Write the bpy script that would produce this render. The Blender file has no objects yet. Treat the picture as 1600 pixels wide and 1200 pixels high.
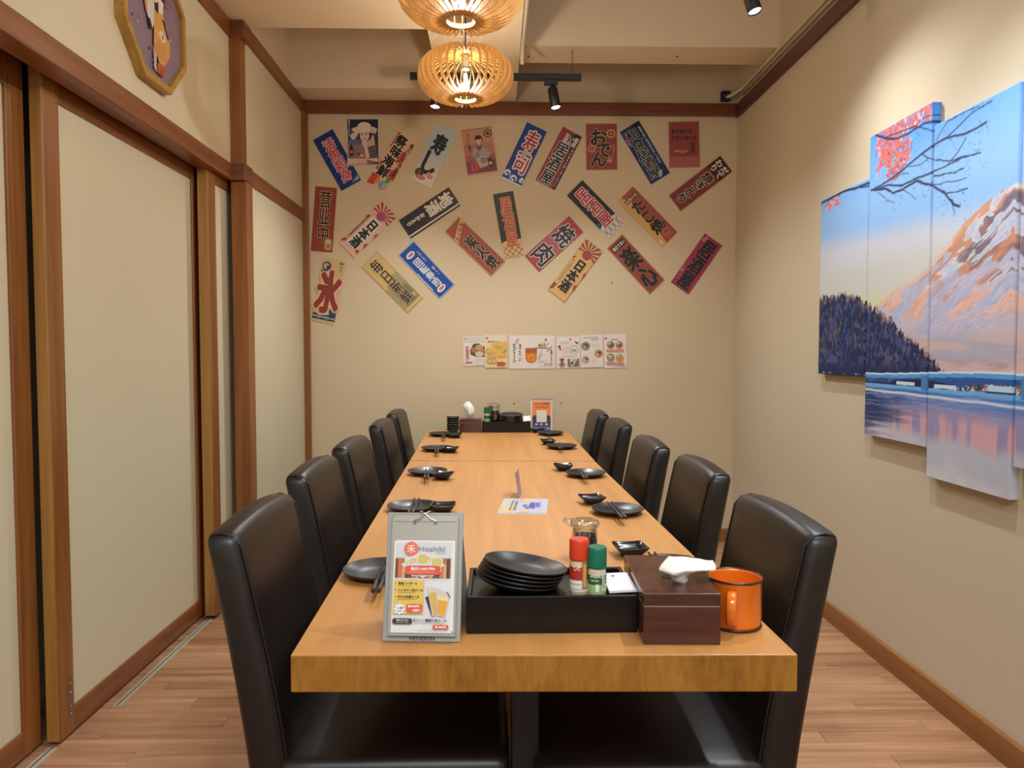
import bpy, bmesh, math, random
import numpy as np
from mathutils import Vector, Matrix, noise as mnoise
random.seed(7)
SC = bpy.context.scene
COL = SC.collection

# ------------------------------------------------------------------ camera
FPX = 1150.0
CAM_H = 1.244
YAW = math.atan(25 / FPX); PIT = math.atan(51 / FPX)
cam = bpy.data.cameras.new('camera'); cam.sensor_width = 36.0; cam.lens = FPX / 1600 * 36.0
cam.clip_start = 0.05
cam_o = bpy.data.objects.new('camera', cam); COL.objects.link(cam_o)
cam_o.location = (0, 0, CAM_H)
cam_o.rotation_euler = (math.pi / 2 - PIT, 0, -YAW)
SC.camera = cam_o

# ------------------------------------------------------------------ view / world / lights
SC.view_settings.view_transform = 'Standard'; SC.view_settings.look = 'None'
SC.view_settings.exposure = 0.82; SC.view_settings.gamma = 1.0
SC.view_settings.use_curve_mapping = False
SC.cycles.use_denoising = True
SC.cycles.max_bounces = 8; SC.cycles.diffuse_bounces = 4; SC.cycles.transparent_max_bounces = 12
SC.cycles.sample_clamp_indirect = 4.0
SC.cycles.caustics_reflective = False; SC.cycles.caustics_refractive = False
W = bpy.data.worlds.new('room_beyond'); SC.world = W; W.use_nodes = True
W.node_tree.nodes['Background'].inputs[0].default_value = (0.90, 0.97, 1.0, 1)
W.node_tree.nodes['Background'].inputs[1].default_value = 0.55

def area(name, loc, size, power, col=(0.87, 0.96, 1.0), rot=(0, 0, 0)):
    l = bpy.data.lights.new(name, 'AREA'); l.shape = 'RECTANGLE'; l.size, l.size_y = size
    l.energy = power; l.color = col
    o = bpy.data.objects.new(name, l); COL.objects.link(o); o.location = loc; o.rotation_euler = rot
    return o
def spot(name, loc, target, power, angle, blend=1.0, r=0.025, col=(0.90, 0.97, 1.0)):
    l = bpy.data.lights.new(name, 'SPOT'); l.energy = power; l.spot_size = math.radians(angle)
    l.spot_blend = blend; l.shadow_soft_size = r; l.color = col
    o = bpy.data.objects.new(name, l); COL.objects.link(o); o.location = loc
    o.rotation_euler = (Vector(target) - Vector(loc)).to_track_quat('-Z', 'Y').to_euler()
    return o
# added fill lights, unseen: one under the high slab, one behind the camera
area('fill_light', (0.85, 1.45, 3.40), (1.0, 1.6), 8)
area('fill_light', (0.1, -1.0, 2.78), (1.8, 0.9), 54)

# ------------------------------------------------------------------ measuring rays (image 1600x1200)
_fw = np.array([math.sin(YAW) * math.cos(PIT), math.cos(YAW) * math.cos(PIT), -math.sin(PIT)])
_rt = np.array([math.cos(YAW), -math.sin(YAW), 0.0]); _up = np.cross(_rt, _fw)
_C = np.array([0, 0, CAM_H])
def ray(x, y): return _fw + _rt * ((x - 800) / FPX) + _up * ((600 - y) / FPX)
def onz(x, y, z): d = ray(x, y); return Vector(_C + d * ((z - _C[2]) / d[2]))
def ony(x, y, Y): d = ray(x, y); return Vector(_C + d * (Y / d[1]))
def onx(x, y, X): d = ray(x, y); return Vector(_C + d * (X / d[0]))

# ------------------------------------------------------------------ materials
def lin(c):
    return tuple(((v / 255) / 12.92 if v / 255 <= 0.04045 else ((v / 255 + 0.055) / 1.055) ** 2.4) for v in c)
_mats = {}
def plain(name, c, rough=0.5, metal=0.0, spec=0.5, coat=0.0, bump=0.0, bscale=200.0, var=0.0, vscale=4.0):
    if name in _mats: return _mats[name]
    m = bpy.data.materials.new(name); m.use_nodes = True; nt = m.node_tree; b = nt.nodes['Principled BSDF']
    b.inputs['Base Color'].default_value = lin(c) + (1,)
    b.inputs['Roughness'].default_value = rough; b.inputs['Metallic'].default_value = metal
    b.inputs['Specular IOR Level'].default_value = spec; b.inputs['Coat Weight'].default_value = coat
    if var > 0 or bump > 0:
        tc = nt.nodes.new('ShaderNodeTexCoord')
    if var > 0:
        n = nt.nodes.new('ShaderNodeTexNoise'); n.inputs['Scale'].default_value = vscale; n.inputs['Detail'].default_value = 5
        nt.links.new(tc.outputs['Object'], n.inputs['Vector'])
        r = nt.nodes.new('ShaderNodeValToRGB')
        l = lin(c)
        r.color_ramp.elements[0].position = 0.3; r.color_ramp.elements[0].color = tuple(v * (1 - var) for v in l) + (1,)
        r.color_ramp.elements[1].position = 0.7; r.color_ramp.elements[1].color = tuple(min(1, v * (1 + var)) for v in l) + (1,)
        nt.links.new(n.outputs['Fac'], r.inputs['Fac']); nt.links.new(r.outputs['Color'], b.inputs['Base Color'])
    if bump > 0:
        n = nt.nodes.new('ShaderNodeTexNoise'); n.inputs['Scale'].default_value = bscale; n.inputs['Detail'].default_value = 4
        nt.links.new(tc.outputs['Object'], n.inputs['Vector'])
        bp = nt.nodes.new('ShaderNodeBump'); bp.inputs['Strength'].default_value = bump; bp.inputs['Distance'].default_value = 0.002
        nt.links.new(n.outputs['Fac'], bp.inputs['Height']); nt.links.new(bp.outputs['Normal'], b.inputs['Normal'])
    _mats[name] = m; return m
def wood(name, c1, c2, axis='Z', fine=60.0, rough=0.4, stretch=0.04, rnd=0.0, coat=0.0, spec=0.5, warp=2.0):
    if name in _mats: return _mats[name]
    m = bpy.data.materials.new(name); m.use_nodes = True; nt = m.node_tree; b = nt.nodes['Principled BSDF']
    N = nt.nodes.new; L = nt.links.new
    tc = N('ShaderNodeTexCoord'); mp = N('ShaderNodeMapping')
    sc = [1, 1, 1]; sc['XYZ'.index(axis)] = stretch; mp.inputs['Scale'].default_value = sc
    if rnd > 0:
        oi = N('ShaderNodeObjectInfo'); mu = N('ShaderNodeVectorMath'); mu.operation = 'SCALE'; mu.inputs[0].default_value = (13.1, 7.7, 5.3)
        L(oi.outputs['Random'], mu.inputs['Scale']); ad = N('ShaderNodeVectorMath'); ad.operation = 'ADD'
        L(tc.outputs['Object'], ad.inputs[0]); L(mu.outputs['Vector'], ad.inputs[1]); L(ad.outputs['Vector'], mp.inputs['Vector'])
    else: L(tc.outputs['Object'], mp.inputs['Vector'])
    n1 = N('ShaderNodeTexNoise'); n1.inputs['Scale'].default_value = fine; n1.inputs['Detail'].default_value = 6; n1.inputs['Distortion'].default_value = 0.6
    n2 = N('ShaderNodeTexNoise'); n2.inputs['Scale'].default_value = fine * 0.12; n2.inputs['Detail'].default_value = 3; n2.inputs['Distortion'].default_value = warp
    L(mp.outputs['Vector'], n1.inputs['Vector']); L(mp.outputs['Vector'], n2.inputs['Vector'])
    mx = N('ShaderNodeMath'); mx.operation = 'ADD'; L(n1.outputs['Fac'], mx.inputs[0]); L(n2.outputs['Fac'], mx.inputs[1])
    hf = N('ShaderNodeMath'); hf.operation = 'MULTIPLY'; hf.inputs[1].default_value = 0.5; L(mx.outputs[0], hf.inputs[0])
    r = N('ShaderNodeValToRGB'); r.color_ramp.elements[0].position = 0.36; r.color_ramp.elements[1].position = 0.64
    r.color_ramp.elements[0].color = lin(c1) + (1,); r.color_ramp.elements[1].color = lin(c2) + (1,)
    L(hf.outputs[0], r.inputs['Fac'])
    if rnd > 0:
        hs = N('ShaderNodeHueSaturation'); mr = N('ShaderNodeMapRange'); mr.inputs['To Min'].default_value = 1 - rnd; mr.inputs['To Max'].default_value = 1 + rnd
        L(oi.outputs['Random'], mr.inputs['Value']); L(mr.outputs['Result'], hs.inputs['Value']); L(r.outputs['Color'], hs.inputs['Color']); L(hs.outputs['Color'], b.inputs['Base Color'])
    else: L(r.outputs['Color'], b.inputs['Base Color'])
    bp = N('ShaderNodeBump'); bp.inputs['Strength'].default_value = 0.12; bp.inputs['Distance'].default_value = 0.001
    L(n1.outputs['Fac'], bp.inputs['Height']); L(bp.outputs['Normal'], b.inputs['Normal'])
    b.inputs['Roughness'].default_value = rough; b.inputs['Coat Weight'].default_value = coat; b.inputs['Specular IOR Level'].default_value = spec
    _mats[name] = m; return m
def emit(name, c, s):
    if name in _mats: return _mats[name]
    m = bpy.data.materials.new(name); m.use_nodes = True; b = m.node_tree.nodes['Principled BSDF']
    b.inputs['Base Color'].default_value = tuple(c) + (1,)
    b.inputs['Emission Color'].default_value = tuple(c) + (1,); b.inputs['Emission Strength'].default_value = s
    _mats[name] = m; return m
def clear(name, tint=(1, 1, 1), gloss=0.12, rough=0.03):
    if name in _mats: return _mats[name]
    m = bpy.data.materials.new(name); m.use_nodes = True; nt = m.node_tree; N = nt.nodes.new; L = nt.links.new
    for n in list(nt.nodes):
        if n.type == 'BSDF_PRINCIPLED': nt.nodes.remove(n)
    out = [n for n in nt.nodes if n.type == 'OUTPUT_MATERIAL'][0]
    t = N('ShaderNodeBsdfTransparent'); t.inputs['Color'].default_value = tuple(tint) + (1,)
    g = N('ShaderNodeBsdfGlossy'); g.inputs['Roughness'].default_value = rough
    lw = N('ShaderNodeLayerWeight'); lw.inputs['Blend'].default_value = 0.35
    mr = N('ShaderNodeMapRange'); mr.inputs['To Min'].default_value = gloss * 0.35; mr.inputs['To Max'].default_value = min(1, gloss * 4)
    L(lw.outputs['Facing'], mr.inputs['Value'])
    mx = N('ShaderNodeMixShader'); L(mr.outputs['Result'], mx.inputs['Fac']); L(t.outputs[0], mx.inputs[1]); L(g.outputs[0], mx.inputs[2]); L(mx.outputs[0], out.inputs['Surface'])
    _mats[name] = m; return m
def ink(c, rough=0.45):
    return plain('print_%02x%02x%02x' % tuple(int(v) for v in c), c, rough, spec=0.35)

# ------------------------------------------------------------------ object helpers
def link(o, parent=None):
    COL.objects.link(o)
    if parent is not None: o.parent = parent
    return o
def tag(o, label=None, cat=None, group=None, kind=None):
    if label: o['label'] = label
    if cat: o['category'] = cat
    if group: o['group'] = group
    if kind: o['kind'] = kind
    return o
def empty(name, loc=(0, 0, 0), rotz=0.0, label=None, cat=None, group=None):
    o = bpy.data.objects.new(name, None); o.empty_display_size = 0.05; link(o)
    o.location = loc; o.rotation_euler = (0, 0, rotz)
    return tag(o, label, cat, group)
def copy_tree(o, parent=None):
    c = o.copy(); link(c, parent)
    for ch in list(o.children): copy_tree(ch, c)
    return c
class MB:
    """collects shapes in a bmesh and links them as one object"""
    def __init__(s): s.bm = bmesh.new(); s.mats = []
    def mi(s, m):
        if m is None: return 0
        if m not in s.mats: s.mats.append(m)
        return s.mats.index(m)
    def box(s, x0, y0, z0, x1, y1, z1, bev=0.0, seg=2, m=None, M=None):
        b = bmesh.new(); bmesh.ops.create_cube(b, size=1)
        for v in b.verts: v.co = Vector((x0 + (v.co.x + .5) * (x1 - x0), y0 + (v.co.y + .5) * (y1 - y0), z0 + (v.co.z + .5) * (z1 - z0)))
        if bev > 0: bmesh.ops.bevel(b, geom=list(b.edges), offset=bev, segments=seg, profile=0.5, affect='EDGES')
        s.merge(b, m, M); return s
    def merge(s, b, m=None, M=None, smooth=False):
        k = s.mi(m)
        if M is not None: bmesh.ops.transform(b, matrix=M, verts=list(b.verts))
        mp = {v: s.bm.verts.new(v.co) for v in b.verts}
        for f in b.faces:
            try:
                nf = s.bm.faces.new([mp[v] for v in f.verts]); nf.material_index = k; nf.smooth = smooth or f.smooth
            except ValueError: pass
        b.free()
    def poly(s, pts, m=None):
        f = s.bm.faces.new([s.bm.verts.new(p) for p in pts]); f.material_index = s.mi(m); return f
    def prism(s, pts, d, m=None):
        """pts: 3D outline, d: extrusion vector"""
        k = s.mi(m); d = Vector(d)
        a = [s.bm.verts.new(p) for p in pts]; b = [s.bm.verts.new(Vector(p) + d) for p in pts]
        n = len(a)
        fs = [s.bm.faces.new(a[::-1]), s.bm.faces.new(b)]
        for i in range(n): fs.append(s.bm.faces.new((a[i], a[(i + 1) % n], b[(i + 1) % n], b[i])))
        for f in fs: f.material_index = k
        return s
    def lathe(s, prof, seg=32, c=(0, 0, 0), m=None, M=None, smooth=True):
        b = bmesh.new(); rings = []
        for (r, z) in prof:
            if r < 1e-6: rings.append([b.verts.new((c[0], c[1], c[2] + z))])
            else: rings.append([b.verts.new((c[0] + r * math.cos(2 * math.pi * i / seg), c[1] + r * math.sin(2 * math.pi * i / seg), c[2] + z)) for i in range(seg)])
        for A, B in zip(rings, rings[1:]):
            if len(A) == 1 and len(B) == 1: continue
            for i in range(seg):
                j = (i + 1) % seg
                if len(A) == 1: f = b.faces.new((A[0], B[j], B[i]))
                elif len(B) == 1: f = b.faces.new((A[i], A[j], B[0]))
                else: f = b.faces.new((A[i], A[j], B[j], B[i]))
                f.smooth = smooth
        s.merge(b, m, M); return s
    def tube(s, path, r, seg=8, m=None, closed=False):
        P = [Vector(p) for p in path]; n = len(P); rings = []; k = s.mi(m)
        rr = r if isinstance(r, (list, tuple)) else [r] * n
        prev = None
        for i, p in enumerate(P):
            if closed: t = P[(i + 1) % n] - P[i - 1]
            else: t = P[min(i + 1, n - 1)] - P[max(i - 1, 0)]
            t.normalize()
            a = prev - t * prev.dot(t) if prev is not None else (Vector((0, 0, 1)) if abs(t.z) < 0.9 else Vector((1, 0, 0))).cross(t)
            a.normalize(); prev = a; bb = t.cross(a)
            rings.append([s.bm.verts.new(p + (a * math.cos(2 * math.pi * q / seg) + bb * math.sin(2 * math.pi * q / seg)) * rr[i]) for q in range(seg)])
        pairs = list(zip(rings, rings[1:])) + ([(rings[-1], rings[0])] if closed else [])
        for A, B in pairs:
            for q in range(seg):
                f = s.bm.faces.new((A[q], A[(q + 1) % seg], B[(q + 1) % seg], B[q])); f.smooth = True; f.material_index = k
        if not closed:
            for R in (rings[0][::-1], rings[-1]):
                f = s.bm.faces.new(R); f.material_index = k
        return s
    def raw(s, V, F, m=None, smooth=False):
        k = s.mi(m); vs = [s.bm.verts.new(v) for v in V]
        for f in F:
            try:
                q = s.bm.faces.new([vs[i] for i in f]); q.material_index = k; q.smooth = smooth
            except ValueError: pass
        return s
    def build(s, name, m=None, parent=None, loc=None, rot=None, smooth=None, matrix=None, norm=True):
        if norm: bmesh.ops.recalc_face_normals(s.bm, faces=list(s.bm.faces))
        me = bpy.data.meshes.new(name); s.bm.to_mesh(me); s.bm.free()
        ms = s.mats if s.mats else ([m] if m else [])
        if m and s.mats and m not in s.mats: ms = s.mats
        for q in ms: me.materials.append(q)
        if smooth is not None: me.polygons.foreach_set('use_smooth', [smooth] * len(me.polygons))
        o = bpy.data.objects.new(name, me); link(o, parent)
        if loc is not None: o.location = loc
        if rot is not None: o.rotation_euler = rot
        if matrix is not None: o.matrix_local = matrix
        return o
def struct(o): o['kind'] = 'structure'; return o

# ------------------------------------------------------------------ flat prints: text and shapes on a sheet
_gl = {}
def glyph(txt, off):
    key = (txt, round(off, 4))
    if key in _gl: return _gl[key]
    c = bpy.data.curves.new('glyph', 'FONT'); c.body = txt; c.resolution_u = 2; c.offset = off; c.size = 1; c.align_x = 'CENTER'
    o = bpy.data.objects.new('glyph', c); COL.objects.link(o)
    me = bpy.data.meshes.new_from_object(o.evaluated_get(bpy.context.evaluated_depsgraph_get()))
    V = np.array([v.co[:] for v in me.vertices]) if len(me.vertices) else np.zeros((0, 3))
    F = [tuple(p.vertices) for p in me.polygons]
    bpy.data.objects.remove(o); bpy.data.curves.remove(c); bpy.data.meshes.remove(me)
    _gl[key] = (V, F); return V, F
class Sheet:
    """a flat printed sheet: x right, y up, z out of the print; u, v run 0..1 from the top left corner"""
    def __init__(s, w, h): s.w, s.h = w, h; s.k = 0; s.t = 0.0012; s.step = .00022; s.els = {'artwork_print': [], 'lettering': []}
    def z(s): s.k += 1; return s.t + s.step * s.k
    def p(s, u, v, z): return ((u - .5) * s.w, (.5 - v) * s.h, z)
    def add(s, kind, V, F, c): s.els[kind].append((V, F, c))
    def poly(s, uv, c): z = s.z(); s.add('artwork_print', [s.p(u, v, z) for u, v in uv][::-1], [tuple(range(len(uv)))], c); return s
    def rect(s, u0, v0, u1, v1, c): return s.poly([(u0, v0), (u1, v0), (u1, v1), (u0, v1)], c)
    def ell(s, cu, cv, ru, rv, c, n=20, a0=0, a1=360):
        return s.poly([(cu + ru * math.cos(math.radians(a0 + (a1 - a0) * i / n)), cv + rv * math.sin(math.radians(a0 + (a1 - a0) * i / n))) for i in range(n if a1 - a0 >= 360 else n + 1)], c)
    def rrect(s, u0, v0, u1, v1, c, r=0.25):
        ru = min(u1 - u0, (v1 - v0) * s.h / s.w) * r; rv = ru * s.w / s.h; pts = []
        for cu, cv, a in ((u1 - ru, v0 + rv, -90), (u1 - ru, v1 - rv, 0), (u0 + ru, v1 - rv, 90), (u0 + ru, v0 + rv, 180)):
            for i in range(5):
                t = math.radians(a + 90 * i / 4); pts.append((cu + ru * math.cos(t), cv + rv * math.sin(t)))
        return s.poly(pts, c)
    def line(s, pts, wd, c):
        """thick polyline, wd in metres"""
        z = s.z(); V = []; F = []
        for i, (a, b) in enumerate(zip(pts, pts[1:])):
            zz = z + .000012 * (i % 2)
            A = Vector(s.p(a[0], a[1], zz)); B = Vector(s.p(b[0], b[1], zz)); d = B - A
            if d.length < 1e-7: continue
            d.normalize(); n = Vector((-d.y, d.x, 0)) * wd / 2; e = d * wd * .3
            k = len(V); V += [A - n - e, B - n + e, B + n + e, A + n - e]; F.append((k, k + 1, k + 2, k + 3))
        if V: s.add('artwork_print', V, F, c)
        return s
    def wave(s, u0, v0, u1, v1, c, n=12, amp=.03, base=1.0):
        """area below a wavy line"""
        pts = [(u0 + (u1 - u0) * i / n, v0 + (v1 - v0) * i / n + amp * math.sin(i * 1.9)) for i in range(n + 1)]
        return s.poly(pts + [(u1, base), (u0, base)], c)
    def _put(s, txt, x0, y0, x1, y1, c, off, tight):
        V, F = glyph(txt, 0.0)
        if not len(V): return
        if tight: a = V.min(0); b = V.max(0)
        else: a = np.array([-.5, -.1, 0]); b = np.array([.5, .87, 0])
        sx = (x1 - x0) / max(1e-6, b[0] - a[0]); sy = (y1 - y0) / max(1e-6, b[1] - a[1]); z = s.zt
        ro = off * min(sx * 1.25, sy * 1.25) if not tight else off * sy
        n = 0 if off < .006 else (4 if off < .03 else 8); VV = []; FF = []
        for q, (dx, dy) in enumerate([(0, 0)] + [(ro * math.cos(2 * math.pi * (i + .5) / n), ro * math.sin(2 * math.pi * (i + .5) / n)) for i in range(n)]):
            k = len(VV); VV += [(x0 + dx + (v[0] - a[0]) * sx, y0 + dy + (v[1] - a[1]) * sy, z + s.step * .07 * q) for v in V]; FF += [tuple(k + i for i in f) for f in F]
        s.add('lettering', VV, FF, c)
    def text(s, txt, u0, v0, u1, v1, c, out=None, ow=.055, bold=.012, vert=None, gap=0.0, out2=None, skew=0.0):
        """out: outline colour; vertical column when vert (default for several characters in a tall box)"""
        if vert is None: vert = len(txt) > 1 and (v1 - v0) * s.h > (u1 - u0) * s.w
        bold *= 1.35
        layers = ([(out2, ow * 1.6)] if out2 else []) + ([(out, ow)] if out else []) + [(c, bold)]
        for col, off in layers:
            s.zt = s.z()
            if vert:
                n = len(txt); dv = (v1 - v0) / n
                for i, ch in enumerate(txt):
                    if ch == ' ': continue
                    g = gap / 2; q = skew * (1 if i % 2 else -1)
                    X0, Y1, _ = s.p(u0 + q, v0 + dv * (i + g), 0); X1, Y0, _ = s.p(u1 + q, v0 + dv * (i + 1 - g), 0)
                    if ch == 'ー': xm = (X0 + X1) / 2; ww = (X1 - X0) * .07; s._put('|', xm - ww, Y0, xm + ww, Y1, col, off, True)
                    else: s._put(ch, X0, Y0, X1, Y1, col, off, False)
            else:
                X0, Y1, _ = s.p(u0, v0, 0); X1, Y0, _ = s.p(u1, v1, 0)
                s._put(txt, X0, Y0, X1, Y1, col, off, True)
        return s
    def finish(s, parent, matrix=None):
        """one part for each patch of print that hangs together"""
        for kind, els in s.els.items():
            n = len(els); par = list(range(n))
            def root(i):
                while par[i] != i: i = par[i]
                return i
            B = []
            for V, F, c in els:
                A = np.array([v[:] for v in V]); B.append((A[:, :2].min(0), A[:, :2].max(0)))
            for i in range(n):
                for j in range(i):
                    d = np.maximum(0, np.maximum(B[i][0] - B[j][1], B[j][0] - B[i][1]))
                    if np.hypot(*d) < .15 * max(np.hypot(*(B[i][1] - B[i][0])), np.hypot(*(B[j][1] - B[j][0]))): par[root(i)] = root(j)
            for r in sorted({root(i) for i in range(n)}):
                mb = MB()
                for i in range(n):
                    if root(i) == r: mb.raw(els[i][0], els[i][1], ink(els[i][2]))
                mb.build(kind, None, parent, matrix=matrix, norm=False)
def sheet_thing(name, TL, TR, BR, BL, base, label, cat, group=None, normal_hint=None, t=0.0012, border=None, curl=0.0, ortho=True):
    """a sheet of paper spanned by four corner points; returns the object and a Sheet to print on"""
    TL, TR, BR, BL = map(Vector, (TL, TR, BR, BL))
    c = (TL + TR + BR + BL) / 4
    ux = ((TR - TL) + (BR - BL)); w = ux.length / 2; ux.normalize()
    uy = ((TL - BL) + (TR - BR)); h = uy.length / 2
    uy = uy - ux * uy.dot(ux); uy.normalize(); n = ux.cross(uy)
    M = Matrix((ux, uy, n)).transposed().to_4x4(); M.translation = c
    mb = MB(); mb.box(-w / 2, -h / 2, 0.0, w / 2, h / 2, t, m=ink(border or base))
    o = mb.build(name, None, None); o.matrix_world = M
    tag(o, label, cat, group)
    S = Sheet(w, h); S.t = t
    if border: bw = 0.006; S.rect(bw / w, bw / h, 1 - bw / w, 1 - bw / h, base)
    return o, S
# ================================================================== SETTING
XL, XR, YB, ZC = -1.20, 1.545, 4.75, 3.45
YN = -3.0                       # open end of the room behind the camera
M_wall = plain('plaster_cream', (210, 190, 158), 0.85, spec=0.2, bump=0.15, bscale=60, var=0.025, vscale=1.5)
M_wallR = plain('plaster_beige', (206, 190, 163), 0.8, spec=0.25, bump=0.12, bscale=60, var=0.03, vscale=1.2)
M_panel = plain('panel_cream', (208, 194, 163), 0.6, spec=0.3, bump=0.05, bscale=80, var=0.015, vscale=1.2)
M_ceil = plain('ceiling_paint', (226, 207, 178), 0.85, spec=0.2, var=0.02, vscale=1.0)
M_trimZ = wood('trim_wood_upright', (122, 70, 30), (152, 96, 48), 'Z', 70, 0.34)
M_trimY = wood('trim_wood_long', (112, 62, 28), (143, 86, 44), 'Y', 70, 0.34)
M_trimX = wood('trim_wood_cross', (104, 56, 32), (128, 74, 44), 'X', 70, 0.36)
M_dark = wood('dark_trim_wood', (74, 40, 34), (96, 56, 46), 'Y', 70, 0.4)
M_base = wood('skirting_wood', (132, 84, 40), (158, 106, 56), 'Y', 60, 0.4)
M_edge = wood('lit_edge_wood', (150, 102, 46), (180, 130, 68), 'Z', 70, 0.4)

fl = struct(MB().box(XL - .6, YN, -.06, XR + .12, YB + .1, -.006).build('floor', plain('floor_base', (120, 84, 62), 0.6)))
M_plank = wood('floor_plank_wood', (150, 104, 74), (198, 150, 112), 'X', 46, 0.42, stretch=0.05, rnd=0.07)
pm = MB().box(-.45, -.0348, -.006, .45, .0348, 0.0, bev=.0008, seg=1).build('plank', M_plank, fl)
pl_mesh = pm.data
first = True
row = 0
y = 1.60
while y < YB + .04:
    x = XL - .55 + (row * 0.37) % 0.9 - .45
    while x < XR + .5:
        if x + .45 > XL - .3 and x - .45 < XR + .1:
            if first: o = pm; first = False
            else: o = bpy.data.objects.new('plank', pl_mesh); link(o, fl)
            o.location = (x, y, random.uniform(-.0004, 0))
        x += .9012
    y += .0700; row += 1

struct(MB().box(-1.8, YB, 0, XR + .12, YB + .1, ZC).build('wall_back', M_wall))
struct(MB().box(XR, YN, 0, XR + .1, YB, ZC).build('wall_right', M_wallR))
# left wall: upper plaster above the sliding doors and fixed panels beyond the post
wl = struct(MB().box(-1.72, YN, 2.13, -1.275, 3.63, ZC).build('wall_left', M_panel))
MB().box(-1.238, 3.66, 0, -1.225, YB, 2.08).build('lower_panel', M_panel, wl)
MB().box(-1.72, 3.64, 2.08, -1.225, YB, 2.80).build('upper_panel', M_panel, wl)
MB().box(-1.72, 3.64, 2.80, -1.245, YB, ZC).build('ceiling_strip', M_ceil, wl)
MB().box(-1.72, YN, 0, -1.62, YB, 2.13).build('rear_panel', M_panel, wl)

# ceilings: high slab, beam on the right, dropped soffit with an open recess on the left
ce = struct(MB().box(-1.75, YN, ZC, XR + .1, YB + .1, ZC + .1).build('ceiling', M_ceil))
ZS = 2.822
sf = MB()
sf.box(-1.72, YN, ZS, 0.128, 3.69, ZS + .12)
sf.box(-0.335, 3.69, ZS, 0.128, 4.51, ZS + .12)
sf.box(-1.245, 4.51, ZS, 0.128, YB, ZC)
sf.build('soffit', M_ceil, ce)
MB().box(-0.35, 3.68, ZS + .121, -0.335, 4.51, ZC).build('recess_side', M_ceil, ce)
MB().box(-1.72, 3.60, ZS + .121, -0.335, 3.68, ZC).build('recess_front', M_ceil, ce)
MB().box(0.128, 4.05, 2.895, XR, 4.29, ZC).build('ceiling_beam', M_ceil, ce)
# small fixing holes in the beam
for px, py in ((826, 88), (1058, 88)):
    p = onz(px, py, 2.895); MB().lathe([(0, 0), (.006, 0), (.006, -.003), (0, -.003)], 10).build('screw_hole', plain('hole_black', (40, 30, 24), .8), ce, loc=p)

# trims
struct(MB().box(XL, YB - .03, 2.742, XR, YB, 2.819, bev=.003).build('trim_1', M_trimX))            # picture rail, back
struct(MB().box(XR - .022, YN, 2.728, XR, YB - .03, 2.806, bev=.003).build('trim_2', M_dark))       # picture rail, right
struct(MB().box(-1.275, 3.62, 2.752, -1.20, YB - .03, 2.819, bev=.003).build('trim_3', M_trimY))      # picture rail, left, beyond the post
struct(MB().box(-1.345, YN, 2.742, -1.262, 3.60, 2.819, bev=.003).build('trim_4', M_trimY))          # picture rail, left, near
struct(MB().box(-1.35, YN, 2.068, -1.268, 3.625, 2.145, bev=.004).build('trim_5', M_trimY))          # door lintel
struct(MB().box(-1.25, 3.715, 2.072, -1.208, YB - .024, 2.140, bev=.003).build('trim_6', M_trimY))     # rail beyond the post
struct(MB().box(-1.245, YB - .024, 0, -1.186, YB, 2.742, bev=.002).build('trim_7', M_trimZ))         # corner post
post = struct(MB().box(-1.282, 3.625, 0, -1.205, 3.715, 2.066, bev=.004).build('trim_8', M_trimZ))
struct(MB().box(-1.279, 3.612, 2.146, -1.2235, 3.69, 2.752, bev=.002).build('trim_9', M_trimZ))
struct(MB().box(-1.287, 3.60, 2.066, -1.203, 3.715, 2.146, bev=.003).build('trim_10', M_trimX))
struct(MB().box(-1.285, 3.60, 2.742, -1.198, 3.70, 2.819, bev=.003).build('trim_11', M_trimX))
struct(MB().box(XR - .018, YN, 0, XR, YB, .085, bev=.003).build('baseboard_right', M_base))
struct(MB().box(-1.186, YB - .016, 0, XR - .018, YB, .085, bev=.003).build('baseboard_back', M_base))
# header above the doors with the running grooves
hd = struct(MB().box(-1.62, YN, 2.125, -1.29, 3.62, 2.16).build('trim_12', M_dark))
for gx in (-1.345, -1.372, -1.402, -1.432, -1.462):
    MB().box(gx - .004, YN, 2.116, gx + .004, 3.62, 2.1255, m=plain('groove_metal', (92, 78, 72), .35, .6)).build('track_groove', None, hd)

# sliding doors ------------------------------------------------------
def door(n, x_face, th, y0, y1, z0=.013, z1=2.118, edge_bright=True):
    d = struct(empty('door_%d' % n, (x_face, y0, 0)))
    L = y1 - y0; sw = .082
    MB().box(-th + .012, sw - .01, z0 + .06, -.010, L - sw + .01, z1 - .07).build('panel', M_panel, d)
    for a, b in ((0, sw), (L - sw, L)):
        MB().box(-th, a, z0, 0, b, z1, bev=.003).build('stile', M_trimZ, d)
    for a, b in ((z0, z0 + .078), (z1 - .095, z1)):
        MB().box(-th + .002, sw - .001, a, -.001, L - sw + .001, b, bev=.002).build('rail', M_trimY, d)
    # added strip on the near edge, its brighter light painted as paler wood
    MB().box(-th + .003, -.004, z0 + .004, -.003, .0015, z1 - .004, bev=.001).build('lit_edge', M_edge, d)
    br = MB().box(-.0005, .05, z0 + .05, .002, .068, z0 + .18, bev=.0008).build('pivot_bracket', plain('brushed_steel', (150, 140, 128), .3, .9), d)
    for zz in (.065, .09, .135, .165):
        MB().lathe([(0, .0), (.004, 0), (.003, .0018), (0, .002)], 10, M=Matrix.Rotation(math.pi / 2, 4, 'Y')).build('screw', plain('bright_steel', (225, 215, 200), .2, .9), br, loc=(.002, .059, z0 + zz))
    return d
door(1, -1.43, .04, 1.10, 2.295)
door(2, -1.372, .042, 2.295, 3.475)
door(3, -1.302, .052, 3.40, 4.45)
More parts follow.
